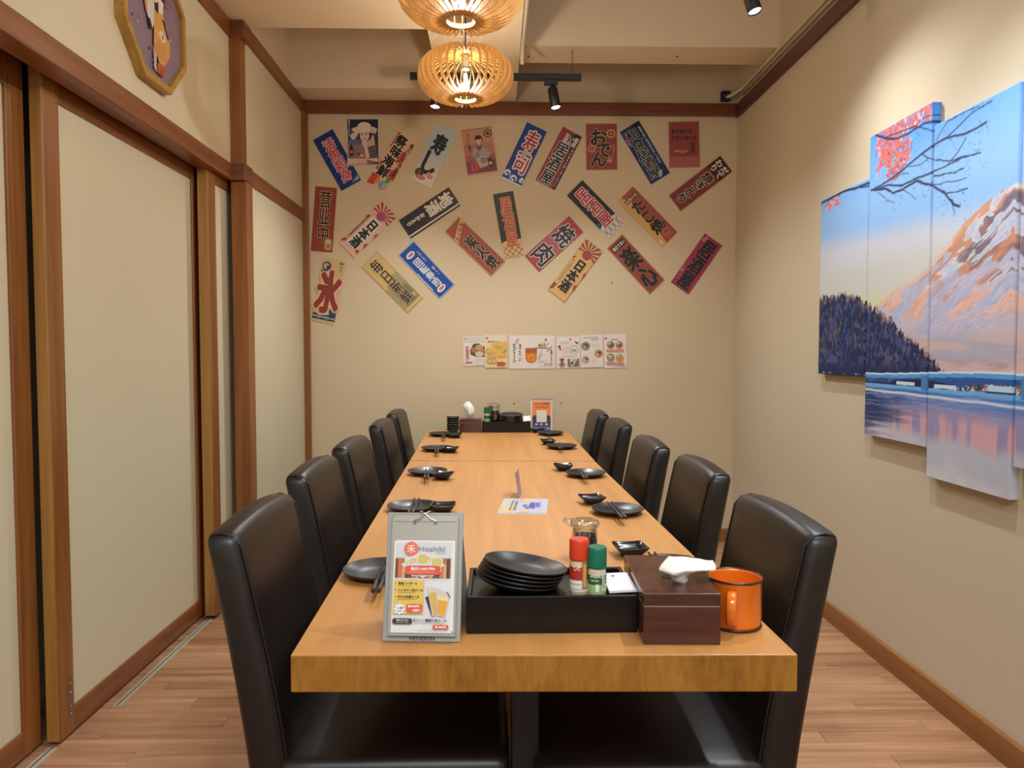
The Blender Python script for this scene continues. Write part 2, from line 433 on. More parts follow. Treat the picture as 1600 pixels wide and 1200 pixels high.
# floor guide rail of the doors
gr = struct(MB().box(-1.345, 2.555, -.004, -1.318, 3.40, .0025, bev=.001).build('trim_13', plain('floor_rail_steel', (186, 180, 164), .5, .15)))
MB().box(-1.3335, 2.556, .0022, -1.3295, 3.40, .0030).build('rail_groove', plain('groove_dark', (60, 52, 44), .6), gr)
gr2 = struct(MB().box(-1.405, 1.5, -.004, -1.378, 2.29, .0025, bev=.001).build('trim_14', plain('floor_rail_steel', (186, 180, 164), .5, .15)))
MB().box(-1.3935, 1.5, .0022, -1.3895, 2.29, .0030).build('rail_groove', plain('groove_dark', (60, 52, 44), .6), gr2)

# conduits and cables
M_pipe = plain('white_conduit', (205, 190, 168), .5)
t = MB(); pts = [(XR - .016, YN, 2.842), (XR - .016, 4.62, 2.842)]; t.tube(pts, .010, 8)
tag(t.build('wall_conduit', M_pipe), 'thin white cable conduit running right along the dark picture rail of the right wall', 'conduit')
t = MB(); t.tube([(XR - .014, YN, 2.876), (XR - .014, 4.45, 2.876), (XR - .02, 4.60, 2.87), (XR - .06, 4.70, 2.858), (XR - .108, 4.738, 2.850)], .012, 8)
tag(t.build('camera_cable', M_pipe), 'thicker white cable above the conduit, bending to the security camera in the corner', 'cable')
t = MB(); a = ony(822, 2, 3.45); b = ony(812, 104, 4.02)
t.tube([(.143, 2.4, ZS + .012), (.142, 3.7, ZS + .012), (.141, 3.92, ZS + .008), (.141, 3.97, ZS - .01), (.141, 3.98, ZS - .055)], .011, 10)
tag(t.build('ceiling_conduit', M_pipe), 'white conduit along the edge of the lowered ceiling, bent down behind the hanging lamps', 'conduit')

# security camera on the back wall
cc = ony(1131.5, 153, YB)
k = empty('security_camera', cc, 0, 'small dark security camera on a white square plate in the upper right corner', 'camera')
MB().box(-.047, -.012, -.051, .047, 0, .051, bev=.003).build('mounting_plate', plain('camera_plate', (208, 196, 178), .5), k)
M1 = Matrix.Rotation(math.pi / 2, 4, 'X')
MB().box(-.032, -.034, 0, .032, .034, .030, bev=.012, seg=3, M=Matrix.Translation((0, -.012, 0)) @ M1).build('camera_body', plain('camera_black', (38, 34, 36), .3), k)
MB().box(-.018, -.008, -.0, .018, .008, .004, bev=.003, M=Matrix.Translation((0, -.0415, 0)) @ M1).build('camera_lens', plain('lens_grey', (76, 80, 86), .15), k)

# ================================================================== WALL BANNERS
A = (480, 170, 1200 / 340); 
def org(o, q): return [(o[0] + x / o[2], o[1] + y / o[2]) for x, y in q]
RED = (150, 66, 52); BLK = (38, 30, 28); CRM = (226, 196, 150); WHT = (222, 212, 200); BLU = (20, 52, 120); TAN = (206, 172, 112)
GRP = 'paper banners on the back wall'
_n = [0]
def banner(o, q, base, label, border=None, cat='banner'):
    px = org(o, q); P = [ony(x, y, YB) for x, y in px]
    off = 0.0022 + 0.0 * _n[0]
    P = [p + Vector((0, -off - (.0028 if cat == 'poster' else 0), 0)) for p in P]
    _n[0] += 1
    ob, S = sheet_thing('wall_banner' if cat == 'banner' else 'wall_poster', *P, base, label, cat, GRP, border=border)
    return ob, S
C1 = (480, 175, 1422 / 160); C2 = (560, 175, 1422 / 160); C3 = (710, 175, 1422 / 160); C4 = (830, 175, 1422 / 160); C5 = (960, 175, 7.5)
C6 = (480, 280, 1422 / 160); C7 = (610, 280, 1422 / 160); C8 = (690, 285, 1239 / 160); D1 = (810, 275, 1394 / 180); D2 = (940, 280, 1263 / 200)
D3 = (480, 395, 1252 / 120); D4 = (560, 370, 1477 / 160); D5 = (840, 365, 1252 / 120)

o, S = banner(C1, [(70, 400), (345, 245), (760, 940), (490, 1090)], BLU, 'blue banner with red white-edged live fish sashimi characters, top left, tilted left')
S.text('活魚刺身', .24, .10, .80, .90, (190, 44, 60), out=(226, 190, 196), ow=0.064)
S.poly([(.55, .97), (.97, .88), (.97, .97)], (120, 140, 170)); S.poly([(.80, .955), (.93, .92), (.93, .955)], (190, 196, 205)); S.finish(o)

o, S = banner(C2, [(570, 275), (820, 420), (375, 1155), (120, 965)], (226, 184, 138), 'cream and red banner with black festival seafood characters and coloured fish, by the hat poster')
for q in ([(0, .02), (.10, 0), (.05, .3), (0, .3)], [(.0, .55), (.25, .62), (.2, .75), (0, .72)], [(.55, .30), (.78, .22), (.9, .40), (.62, .48)], [(.6, .62), (.95, .55), (1, .75), (.7, .78)], [(0, .80), (.35, .78), (.30, .98), (0, 1)]): S.poly([(min(1, max(0, a)), min(1, max(0, b))) for a, b in q], (186, 62, 44))
S.text('祭味海鮮', .08, .03, .62, .80, (34, 28, 26), out=(238, 218, 186), ow=0.072, bold=0.028, skew=.03)
S.text('獲れたて海鮮盛', .76, .06, .95, .70, (60, 38, 30), bold=0.017)
S.ell(.68, .90, .20, .08, (120, 160, 190)); S.ell(.62, .90, .06, .05, (40, 60, 90)); S.ell(.78, .78, .10, .06, (80, 140, 90)); S.ell(.36, .88, .10, .07, (214, 140, 50)); S.ell(.17, .88, .12, .06, (200, 70, 66))
for i in range(4): S.line([(.58 + .07 * i, .86), (.60 + .07 * i, .95)], .003, (232, 232, 226))
S.finish(o)

o, S = banner(C2, [(1080, 155), (1370, 280), (1005, 1075), (740, 930)], (186, 200, 208), 'pale blue sushi banner with black brush characters and sushi pictures at the foot')
S.rect(.0, .55, 1, 1, (200, 200, 196)); S.rect(.0, .72, 1, 1, (214, 204, 190))
for i in range(9): S.line([(.02, .03 + .055 * i), (.25, .04 + .055 * i), (.5, .025 + .055 * i), (.75, .04 + .055 * i), (.98, .03 + .055 * i)], .0022, (140, 166, 186))
S.text('寿', .22, .14, .80, .46, (30, 32, 36), bold=0.028); S.text('し', .20, .46, .78, .82, (30, 32, 36), bold=0.028)
S.ell(.22, .84, .20, .07, (48, 40, 38)); S.ell(.20, .83, .12, .04, (96, 84, 74)); S.ell(.40, .92, .24, .05, (236, 226, 214)); S.ell(.36, .905, .24, .04, (190, 96, 92)); S.ell(.74, .86, .20, .055, (232, 214, 204)); S.ell(.74, .84, .15, .035, (206, 130, 126)); S.ell(.64, .80, .08, .03, (208, 140, 150))
for i in range(4): S.line([(.20 + .08 * i, .88), (.26 + .08 * i, .925)], .002, (236, 214, 204))
S.finish(o)

o, S = banner(C3, [(1010, 140), (1285, 280), (915, 1050), (645, 925)], (24, 62, 138), 'blue sushi banner with two red white-edged characters and white curling waves at the foot')
S.text('寿', .26, .08, .84, .42, (176, 52, 50), out=(228, 216, 208), ow=0.072); S.text('司', .26, .48, .84, .80, (176, 52, 50), out=(228, 216, 208), ow=0.072)
S.rect(.40, .40, .58, .58, (214, 204, 198)); S.text('江戸前', .43, .41, .55, .57, (70, 60, 70))
S.ell(.76, .45, .05, .015, (200, 210, 225)); S.ell(.80, .53, .05, .015, (200, 210, 225))
for cu, cv, r in ((.16, .88, .17), (.52, .93, .17), (.90, .90, .15)):
    S.ell(cu, min(cv, .92), min(r, cu, 1 - cu), r * .38, (216, 220, 226), a0=150, a1=380); S.ell(cu + .02, min(cv, .92) + .012, min(r, cu, .96 - cu) * .62, r * .24, (24, 62, 138)); S.ell(cu, min(cv, .92) + .02, min(r, cu, 1 - cu) * .34, r * .13, (216, 220, 226))
S.rect(0, .965, 1, 1, (206, 212, 222)); S.finish(o)

o, S = banner(C4, [(405, 205), (690, 320), (345, 1115), (95, 945)], (150, 52, 62), 'dark red and black tavern banner with huge white-edged black characters, below the second spotlight')
S.poly([(.35, 0.1), (.78, .0), (.95, .02), (1, .6), (1, 1), (.86, 1), (.78, .25), (.35, .24)], (44, 30, 32))
S.text('旨い肴', .30, .06, .94, .16, WHT, bold=0.022, vert=False); S.text('極め焼', .28, .155, .92, .235, WHT, bold=0.022, vert=False)
S.text('居酒屋', .10, .22, .72, .98, (28, 24, 24), out=(226, 214, 204), ow=0.056, bold=.020)
S.text('旬の味をお楽しみください', .84, .26, .95, .96, (220, 206, 196)); S.finish(o)

o, S = banner(C4, [(755, 165), (1190, 160), (1195, 805), (765, 808)], (146, 64, 54), 'upright square-cornered brick red banner reading oden in black with cream edging', border=(168, 92, 78))
for cu, cv, r in ((.80, .22, .15), (.18, .54, .13)):
    S.ell(cu, cv, r, r * .66, (206, 140, 104)); S.ell(cu, cv, r * .62, r * .40, (120, 56, 46)); S.ell(cu, cv, r * .28, r * .2, (206, 140, 104))
S.text('お', .16, .13, .66, .46, BLK, out=(224, 186, 140), ow=0.064, bold=0.028); S.text('で', .36, .44, .76, .72, BLK, out=(224, 186, 140), ow=0.064, bold=0.028); S.text('ん', .16, .62, .64, .92, BLK, out=(224, 186, 140), ow=0.064, bold=0.028)
S.line([(.78, .5), (.90, .47), (.86, .6), (.92, .55)], .004, (206, 140, 104)); S.line([(.88, .60), (.86, .72)], .003, (206, 140, 104)); S.ell(.76, .80, .09, .05, (206, 140, 104)); S.ell(.80, .74, .07, .04, (190, 110, 84)); S.finish(o)

o, S = banner(C5, [(60, 240), (285, 100), (650, 715), (430, 850)], (24, 50, 100), 'navy blue banner with overlapping white-edged tavern characters, between the oden and thank you signs')
S.poly([(.52, 0), (1, 0), (1, .42)], (18, 26, 46))
S.text('和食居酒屋', .10, .05, .72, .94, (22, 26, 36), out=(206, 206, 202), ow=.046, bold=.020)
S.text('新鮮な魚と旬の味を召し上がれ', .80, .08, .92, .78, (200, 206, 214)); S.text('自慢', .03, .14, .15, .28, (196, 120, 140), bold=0.028)
for i in range(3): S.line([(.50 + .05 * i, .97), (.64 + .05 * i, .88)], .004, (214, 218, 222))
S.finish(o)

o, S = banner(C5, [(632, 118), (998, 105), (998, 650), (640, 655)], (150, 70, 66), 'small dull red thank you sign with two rows of black characters, top right', border=(178, 112, 98))
S.rect(.03, .76, .97, .98, (172, 96, 84))
S.text('ありがとう', .10, .17, .74, .26, BLK, vert=False, bold=.030); S.text('ございました', .10, .31, .90, .40, BLK, vert=False, bold=.030)
S.line([(.70, .45), (.84, .45), (.84, .70), (.70, .70), (.70, .45)], .003, (90, 40, 38)); S.text('居酒屋', .72, .47, .82, .68, (50, 30, 30))
S.line([(.14, .66), (.30, .64), (.45, .67), (.62, .64)], .006, (204, 160, 140)); S.line([(.2, .62), (.4, .60), (.55, .62)], .003, (190, 140, 124)); S.finish(o)

o, S = banner(C5, [(1240, 515), (1375, 690), (780, 1175), (635, 975)], (128, 58, 48), 'dark red grilled chicken banner lying almost sideways, far right by the right wall', border=(150, 84, 70))
S.rect(.03, .01, .97, .26, (70, 30, 30)); S.text('わり', .10, .03, .48, .25, WHT, bold=0.028); S.text('だて', .52, .03, .92, .25, WHT, bold=0.028)
S.text('焼きとり', .22, .28, .80, .95, BLK, out=(226, 204, 176), ow=0.064, bold=0.022); S.finish(o)

o, S = banner(C6, [(110, 100), (410, 125), (355, 1020), (60, 992)], (148, 64, 50), 'upright red-brown open for business banner by the left corner, small cat at its foot')
S.text('营业中', .22, .05, .80, .86, BLK, out=(226, 184, 140), ow=0.048, bold=0.017)
S.rrect(.62, .80, .94, .97, (186, 156, 104), .3); S.ell(.78, .84, .13, .035, (206, 182, 130)); S.poly([(.67, .82), (.70, .785), (.75, .815)], (206, 182, 130)); S.poly([(.81, .815), (.87, .785), (.89, .82)], (206, 182, 130)); S.ell(.78, .91, .06, .02, (110, 84, 50)); S.finish(o)

def sunburst(S, a, b, cu=.5, cv=.15):
    """rays from a rising sun"""
    for i in range(9):
        t0 = math.radians(-190 + i * 25); t1 = t0 + math.radians(13)
        q = []
        for t in (t0, t1):
            d = (math.cos(t), math.sin(t)); k = 9
            for lim, c0, dd in ((1, cu, d[0]), (0, cu, d[0]), (1, cv, d[1] * .34), (0, cv, d[1] * .34)):
                if abs(dd) > 1e-6:
                    kk = (lim - c0) / dd
                    if kk > 0: k = min(k, kk)
            k = min(k, 1.3); q.append((cu + d[0] * k, cv + d[1] * .34 * k))
        S.poly([(cu, cv)] + q, a)
    S.ell(cu, cv + .03, .22, .075, b)
o, S = banner(C6, [(1040, 310), (1245, 525), (650, 1100), (430, 870)], (226, 180, 160), 'pink and red rising sun banner for Japanese sake, on the left under the seafood banner')
sunburst(S, (172, 62, 52), (170, 84, 110), .5, .16)
for q in ([(.0, .34), (.12, .30), (.10, .40)], [(.9, .46), (1, .42), (1, .56)], [(.86, .70), (1, .66), (1, .80)], [(.75, .88), (.95, .84), (.95, .92)], [(0, .88), (.16, .84), (.14, .9), (0, .96)]): S.poly(q, (172, 62, 52))
S.rect(.22, .27, .80, .90, (220, 208, 204)); S.text('日本酒', .30, .30, .76, .88, (36, 32, 34), bold=0.033)
S.text('飲み放題全国銘酒揃い', .05, .30, .16, .84, (110, 60, 60)); S.rect(.05, .925, .95, .99, (224, 184, 150)); S.finish(o)

o, S = banner(C7, [(805, 105), (975, 360), (285, 830), (120, 580)], (46, 36, 36), 'black local sake banner with fat white characters and a white stripe, lying almost sideways')
S.text('地酒', .10, .04, .72, .53, WHT, out=WHT, ow=0.040, bold=0.022); S.text('おかえり', .30, .58, .52, .93, WHT, bold=0.028); S.rect(.86, .0, .925, 1, WHT); S.finish(o)

o, S = banner(C8, [(45, 590), (215, 405), (770, 960), (590, 1145)], (158, 74, 56), 'red-brown charcoal grill banner with a slanted cream band at the top, in the middle row', border=(190, 140, 96))
S.poly([(.04, .20), (.97, .03), (.97, .11), (.04, .29)], (214, 166, 112))
for i, ch in enumerate('直火自慢'): S.text(ch, .10 + .20 * i, .195 - .036 * i, .26 + .20 * i, .255 - .036 * i, (120, 70, 44), bold=0.017)
S.text('炭火焼', .24, .30, .80, .96, (44, 36, 30), out=(226, 196, 158), ow=0.064, bold=0.028); S.finish(o)

o, S = banner(C8, [(620, 150), (865, 100), (1000, 885), (760, 920)], (48, 38, 36), 'black banner with three orange-red tavern characters and a net pattern foot, centre of the wall')
S.poly([(0, .77), (.2, .735), (.45, .78), (.7, .75), (1, .73), (1, 1), (0, 1)], (218, 176, 122))
for i in range(-1, 4):
    x0, x1 = .05 + .3 * i, .05 + .3 * i + .55
    def cl(x): return min(.97, max(.03, x))
    for sx in (1, -1):
        a = (x0, .82) if sx == 1 else (x1, .82); b = (x1, .99) if sx == 1 else (x0, .99)
        if 0 <= min(a[0], b[0]) and max(a[0], b[0]) <= 1: S.line([a, b], .0028, (58, 44, 36))
        else: S.line([(cl(a[0]), a[1] + (cl(a[0]) - a[0]) / (b[0] - a[0]) * (b[1] - a[1])), (cl(b[0]), a[1] + (cl(b[0]) - a[0]) / (b[0] - a[0]) * (b[1] - a[1]))], .0028, (58, 44, 36))
S.text('居酒屋', .24, .06, .84, .84, (184, 80, 54), out=(228, 176, 126), ow=0.056, bold=.018); S.finish(o)

o, S = banner(D4, [(580, 260), (800, 55), (1390, 690), (1165, 905)], (22, 76, 156), 'bright blue conveyor belt sushi banner with white characters and two little fish', border=(160, 178, 200))
S.text('回転寿司', .24, .24, .64, .84, (206, 208, 212), out=(226, 222, 222), ow=.030, bold=.012)
for cv in (.14, .89): S.ell(.42, cv, .24, .05, (226, 216, 216)); S.ell(.44, cv, .16, .025, (196, 110, 124))
S.text('くるくる～', .70, .16, .84, .40, (206, 168, 190), bold=0.022); S.text('職人～', .74, .52, .86, .72, (206, 168, 190), bold=0.022)
S.line([(.05, .45), (.04, .6), (.06, .72), (.05, .82)], .006, (206, 208, 212)); S.finish(o)

o, S = banner(D4, [(50, 430), (270, 215), (935, 875), (705, 1110)], (206, 174, 114), 'tan fresh every day banner with dark brush characters over green sea life, lower left', border=(190, 158, 104))
S.wave(.04, .52, .96, .40, (168, 152, 108), base=.94); S.wave(.3, .74, .96, .62, (138, 134, 100), base=.94)
for i in range(10): S.line([(.1 + .08 * i, .62 + .02 * (i % 3)), (.14 + .08 * i, .72 + .03 * (i % 2)), (.1 + .08 * i, .85)], .0024, (120, 116, 84))
S.ell(.84, .86, .09, .04, (200, 150, 120)); S.ell(.62, .9, .12, .03, (110, 118, 96)); S.text('毎日新鮮', .26, .05, .74, .92, (56, 34, 26), out=(224, 200, 150), ow=0.040, bold=0.017); S.finish(o)

o, S = banner(D3, [(260, 70), (635, 140), (440, 1175), (80, 1095)], (206, 176, 126), 'cream shaved ice banner with one huge red character over blue waves, lower left')
S.ell(.22, .13, .19, .075, (44, 70, 92)); S.ell(.20, .13, .12, .048, (206, 176, 126)); S.ell(.27, .145, .07, .03, (44, 70, 92)); S.rect(.02, .19, .26, .25, (44, 70, 92)); S.rect(.74, .04, .92, .06, (110, 60, 46)); S.text('かき', .78, .07, .90, .19, (140, 90, 66))
S.wave(.0, .86, 1, .80, (36, 66, 104), base=.96, amp=.02); S.ell(.75, .80, .12, .03, (36, 66, 104)); S.ell(.60, .85, .10, .025, (200, 196, 180)); S.ell(.28, .86, .16, .03, (206, 166, 100))
for i in range(3): S.line([(.02, .93 - .015 * i), (.3, .90 + .02 * i), (.6, .94 - .02 * i), (.97, .91 + .015 * i)], .003, (206, 186, 150))
S.text('氷', .02, .20, .98, .84, (140, 56, 48), out=(226, 178, 140), ow=0.080, bold=.026); S.finish(o)

o, S = banner(D1, [(610, 485), (785, 675), (250, 1165), (80, 965)], (166, 66, 64), 'red grilled meat banner with two large grey-black white-edged characters, in the middle row')
S.rect(.02, .32, .98, .62, (176, 90, 92)); S.text('焼', .12, .10, .92, .46, (54, 50, 52), out=WHT, ow=0.056, bold=0.022); S.text('肉', .14, .56, .90, .93, (54, 50, 52), out=WHT, ow=0.056, bold=0.022); S.finish(o)

o, S = banner(D1, [(590, 230), (780, 45), (1275, 575), (1090, 765)], (42, 34, 36), 'black banner with three crimson white-edged tavern characters and a white net pattern foot, leaning left')
S.poly([(0, .80), (.2, .76), (.45, .80), (.7, .76), (1, .78), (1, 1), (0, 1)], (214, 204, 192)); S.poly([(.0, .69), (.18, .70), (.20, .77), (.0, .78)], (40, 80, 96))
for u in (.25, .5, .75): S.line([(u, .81), (u + .2, .985)], .003, (44, 40, 40)); S.line([(u, .985), (u + .2, .81)], .003, (44, 40, 40))
S.line([(.03, .85), (.2, .985)], .003, (44, 40, 40)); S.line([(.03, .95), (.22, .82)], .003, (44, 40, 40))
S.text('居酒屋', .20, .06, .82, .84, (176, 50, 62), out=(224, 204, 198), ow=0.064, bold=.018); S.finish(o)

o, S = banner(D5, [(790, 95), (1065, 290), (435, 1130), (160, 905)], (214, 164, 106), 'tan and brown rising sun banner for Japanese sake, lower right of the centre', border=(190, 146, 92))
sunburst(S, (140, 74, 50), (150, 72, 70), .5, .17)
for q in ([(.0, .34), (.12, .30), (.10, .40)], [(.9, .46), (1, .42), (1, .56)], [(.86, .70), (1, .66), (1, .80)], [(0, .84), (.2, .82), (.12, .94), (0, .96)]): S.poly(q, (140, 74, 50))
S.rrect(.06, .34, .20, .84, (220, 178, 116), .5); S.text('飲み放題全国銘酒揃い', .08, .36, .18, .82, (120, 80, 50))
S.text('日本酒', .28, .30, .80, .88, (42, 36, 30), out=(224, 190, 136), ow=0.072, bold=0.033); S.finish(o)

o, S = banner(D2, [(50, 685), (200, 545), (625, 990), (475, 1135)], (150, 72, 58), 'red-brown banner with two flowing black characters and a black strip on top, lower right', border=(176, 110, 84))
S.rect(.12, .04, .88, .15, (50, 30, 28)); S.text('毎日うまい', .16, .06, .84, .13, WHT, vert=False, bold=0.022)
S.text('楽心', .12, .18, .90, .95, (40, 36, 34), out=(224, 190, 150), ow=0.048, bold=0.033); S.finish(o)

o, S = banner(D2, [(165, 215), (310, 70), (745, 525), (590, 680)], (162, 80, 62), 'half red half tan octopus ball banner with a small red octopus at its foot')
S.poly([(0, .0), (.22, .0), (.5, .2), (.3, .45), (.42, .7), (.3, 1), (0, 1)], (210, 166, 100)); S.rect(.20, .08, .92, .15, (90, 52, 36)); S.text('自慢の味', .24, .09, .88, .14, CRM, vert=False, bold=0.017)
S.text('たこ焼', .22, .17, .82, .82, (40, 32, 28), out=(222, 176, 120), ow=0.048, bold=0.028)
S.ell(.66, .87, .22, .07, (186, 96, 74)); S.ell(.82, .74, .10, .03, (92, 80, 66)); S.ell(.60, .86, .04, .012, (60, 30, 26)); S.ell(.72, .86, .04, .012, (60, 30, 26)); S.ell(.12, .93, .10, .04, (222, 190, 140))
for i in range(4): S.line([(.50 + .1 * i, .92), (.47 + .11 * i, .975)], .004, (186, 96, 74))
S.finish(o)

o, S = banner(D2, [(1025, 540), (1195, 660), (850, 1135), (675, 1010)], (158, 54, 78), 'magenta tavern banner with black brush characters, lowest on the right')
S.ell(.14, .10, .10, .04, (206, 110, 130)); S.ell(.20, .05, .08, .03, (206, 110, 130)); S.ell(.10, .72, .07, .03, (206, 120, 130))
for i in range(5): S.ell(.08 + .03 * i, .66 + .07 * i, .03, .012, (216, 150, 150))
S.text('居酒屋', .20, .04, .86, .97, (38, 34, 38), out=(222, 186, 186), ow=0.040, bold=0.028); S.finish(o)

# portrait posters ---------------------------------------------------
o, S = banner(C1, [(552, 92), (1000, 92), (1003, 745), (560, 752)], (62, 66, 104), 'poster of a woman in a wide white hat, chin on her hand, dark blue ground', border=(214, 202, 190), cat='poster')
S.rect(.02, .02, .98, .22, (34, 34, 60)); S.rect(.02, .45, .98, .6, (100, 104, 132)); S.rect(.02, .55, .98, .97, (140, 120, 118))
S.rect(.02, .85, .6, .97, (216, 186, 164)); S.poly([(.52, .40), (.96, .36), (.96, .85), (.62, .87)], (54, 44, 52)); S.poly([(.46, .40), (.84, .36), (.88, .60), (.60, .62)], (204, 166, 148)); S.poly([(.66, .60), (.9, .56), (.96, .84), (.7, .86)], (96, 84, 88))
S.ell(.57, .36, .21, .13, (44, 34, 36)); S.ell(.55, .365, .15, .12, (226, 190, 170)); S.ell(.55, .24, .40, .075, (214, 198, 180)); S.ell(.55, .19, .22, .11, (222, 208, 190)); S.ell(.20, .38, .09, .07, (214, 198, 180)); S.poly([(.15, .34), (.36, .22), (.40, .30), (.24, .44)], (214, 198, 180)); S.poly([(.74, .22), (.94, .28), (.88, .33), (.70, .30)], (206, 188, 170))
S.line([(.44, .335), (.50, .325)], .004, (60, 40, 40)); S.line([(.58, .325), (.65, .315)], .004, (60, 40, 40)); S.ell(.475, .35, .025, .009, (40, 30, 34)); S.ell(.615, .343, .025, .009, (40, 30, 34)); S.line([(.55, .35), (.545, .39)], .002, (190, 140, 124)); S.ell(.555, .435, .03, .010, (170, 50, 56))
S.poly([(.46, .48), (.60, .46), (.64, .60), (.70, .84), (.58, .86), (.54, .62), (.48, .58)], (222, 186, 168)); S.poly([(.30, .88), (.94, .84), (.96, .92), (.34, .95)], (216, 178, 160)); S.line([(.62, .90), (.96, .955)], .008, (110, 50, 60))
S.rect(.08, .60, .19, .80, (70, 34, 26)); S.rect(.11, .55, .16, .61, (70, 34, 26)); S.rect(.09, .68, .18, .74, (196, 120, 80)); S.ell(.27, .76, .05, .03, (176, 74, 56)); S.ell(.36, .76, .05, .03, (150, 56, 56)); S.ell(.46, .79, .06, .03, (220, 190, 160))
S.text('夏の夕べビール', .05, .05, .12, .38, (206, 204, 210)); S.finish(o)

o, S = banner(C3, [(85, 245), (525, 185), (610, 830), (170, 890)], (176, 120, 104), 'tilted pink poster of a woman in a grey kimono with a hexagon crest', border=(220, 176, 150), cat='poster')
S.rect(.03, .05, .97, .35, (190, 140, 112)); S.rect(.03, .70, .97, .98, (132, 60, 68)); S.rect(.03, .60, .97, .72, (156, 90, 90))
S.poly([(.24, .56), (.38, .42), (.62, .40), (.84, .58), (.78, .68), (.62, .68), (.60, .74), (.36, .74)], (164, 150, 154)); S.poly([(.40, .42), (.50, .52), (.62, .40), (.52, .38)], (120, 72, 90)); S.poly([(.30, .64), (.42, .52), (.5, .58), (.4, .72)], (140, 126, 134)); S.poly([(.36, .66), (.66, .62), (.72, .84), (.44, .88)], (186, 168, 150))
S.ell(.52, .26, .12, .085, (54, 32, 38)); S.ell(.515, .28, .085, .075, (222, 182, 160)); S.ell(.51, .225, .10, .045, (54, 32, 38)); S.ell(.49, .285, .012, .006, (50, 30, 34)); S.ell(.545, .283, .012, .006, (50, 30, 34)); S.ell(.52, .325, .02, .006, (170, 60, 66)); S.rect(.49, .34, .55, .40, (216, 176, 154))
def hexa(cu, cv, r, c):
    S.poly([(cu + r * math.sin(math.radians(60 * i)), cv + r * .68 * math.cos(math.radians(60 * i))) for i in range(6)][::-1], c)
hexa(.83, .16, .14, (60, 36, 36)); hexa(.83, .16, .105, (196, 150, 120)); hexa(.83, .16, .07, (120, 84, 70)); S.text('萬', .79, .13, .87, .19, (50, 34, 34))
hexa(.58, .72, .09, (70, 46, 42)); hexa(.58, .72, .06, (190, 160, 130)); S.text('萬', .555, .70, .605, .74, (60, 40, 38))
S.rect(.18, .74, .38, .92, (196, 84, 90)); S.text('醤油', .23, .76, .33, .90, (120, 36, 44)); S.rect(.74, .70, .84, .88, (54, 34, 36)); S.rect(.77, .66, .81, .71, (54, 34, 36)); S.ell(.79, .80, .05, .035, (206, 180, 160))
S.text('おいしい醤油', .17, .12, .25, .50, (70, 40, 40)); S.finish(o)

# ------------------------------------------------ menu sheets under the banners
E1 = (720, 515, 1600 / 150); E2 = (860, 515, 1600 / 140)
GM = 'menu sheets in a row on the back wall'
def menu(o, q, base, label, dy=0.0):
    P = [ony(x, y, YB) + Vector((0, -.0022 - dy, 0)) for x, y in org(o, q)]
    return sheet_thing('menu_sheet', *P, base, label, 'menu', GM, t=.0008)
PAP = (224, 212, 202)
o, S = menu(E1, [(40, 120), (405, 105), (405, 605), (45, 605)], PAP, 'leftmost white menu sheet with a photo of fried chicken on rice')
S.rect(.02, .03, .98, .22, (206, 200, 192)); S.ell(.10, .08, .04, .02, (190, 60, 56)); S.poly([(.30, .48), (.46, .26), (.70, .24), (.98, .36), (.98, .70), (.60, .70), (.34, .62)], (110, 66, 44)); S.ell(.50, .46, .15, .10, (170, 112, 80)); S.ell(.74, .38, .18, .10, (196, 150, 108)); S.ell(.74, .60, .20, .10, (206, 190, 170)); S.ell(.86, .48, .10, .07, (180, 130, 96))
S.text('名物', .10, .32, .26, .55, (196, 110, 106), bold=0.022); S.text('唐揚げ', .10, .54, .26, .82, (196, 110, 106), bold=0.022); S.rect(.08, .85, .40, .91, (196, 120, 112)); S.line([(.58, .79), (.95, .79), (.95, .95), (.58, .95), (.58, .79)], .0016, (150, 130, 124)); S.line([(.62, .85), (.85, .85)], .0014, (150, 130, 124)); S.finish(o)
o, S = menu(E1, [(402, 85), (778, 80), (770, 635), (400, 635)], (226, 204, 150), 'yellow menu sheet with a photo of pale dumplings, second from the left', .0014)
S.rect(.02, .02, .98, .22, (222, 206, 186)); S.poly([(.3, .25), (.98, .2), (.98, .7), (.3, .75)], (220, 178, 90)); S.ell(.10, .11, .05, .03, (196, 60, 56)); S.text('揚げ餃子フェア', .14, .19, .66, .24, (110, 84, 60), vert=False)
for cu, cv in ((.16, .50), (.22, .66), (.36, .62), (.20, .80), (.40, .80)): S.ell(cu, cv, .13, .09, (196, 158, 96)); S.ell(cu + .02, cv, .08, .05, (214, 180, 124))
S.line([(.46, .36), (.80, .37)], .002, (120, 96, 60)); S.line([(.5, .44), (.7, .44)], .002, (150, 120, 70)); S.line([(.6, .66), (.92, .66)], .002, (120, 96, 60)); S.line([(.80, .54), (.98, .44)], .004, (150, 130, 110)); S.poly([(.54, .82), (.86, .82), (.93, .88), (.86, .94), (.54, .94)], (196, 84, 58)); S.finish(o)
o, S = menu(E1, [(815, 105), (1565, 90), (1565, 660), (805, 645)], PAP, 'widest menu sheet, white with a glass of orange beer and ink drawing')
S.text('生ビール', .07, .24, .15, .82, (50, 44, 44), bold=0.022); S.text('冷たい', .20, .24, .27, .80, (50, 44, 44), bold=0.022); S.line([(.14, .20), (.20, .10)], .005, (90, 84, 84)); S.line([(.11, .23), (.2, .22)], .002, (60, 54, 54))
S.poly([(.35, .42), (.37, .37), (.59, .37), (.61, .42), (.605, .70), (.56, .80), (.48, .83), (.40, .80), (.355, .70)], (206, 120, 44)); S.poly([(.36, .40), (.60, .40), (.605, .52), (.355, .52)], (160, 96, 56)); S.ell(.48, .66, .08, .10, (222, 150, 66)); S.ell(.48, .68, .05, .06, (206, 124, 46))
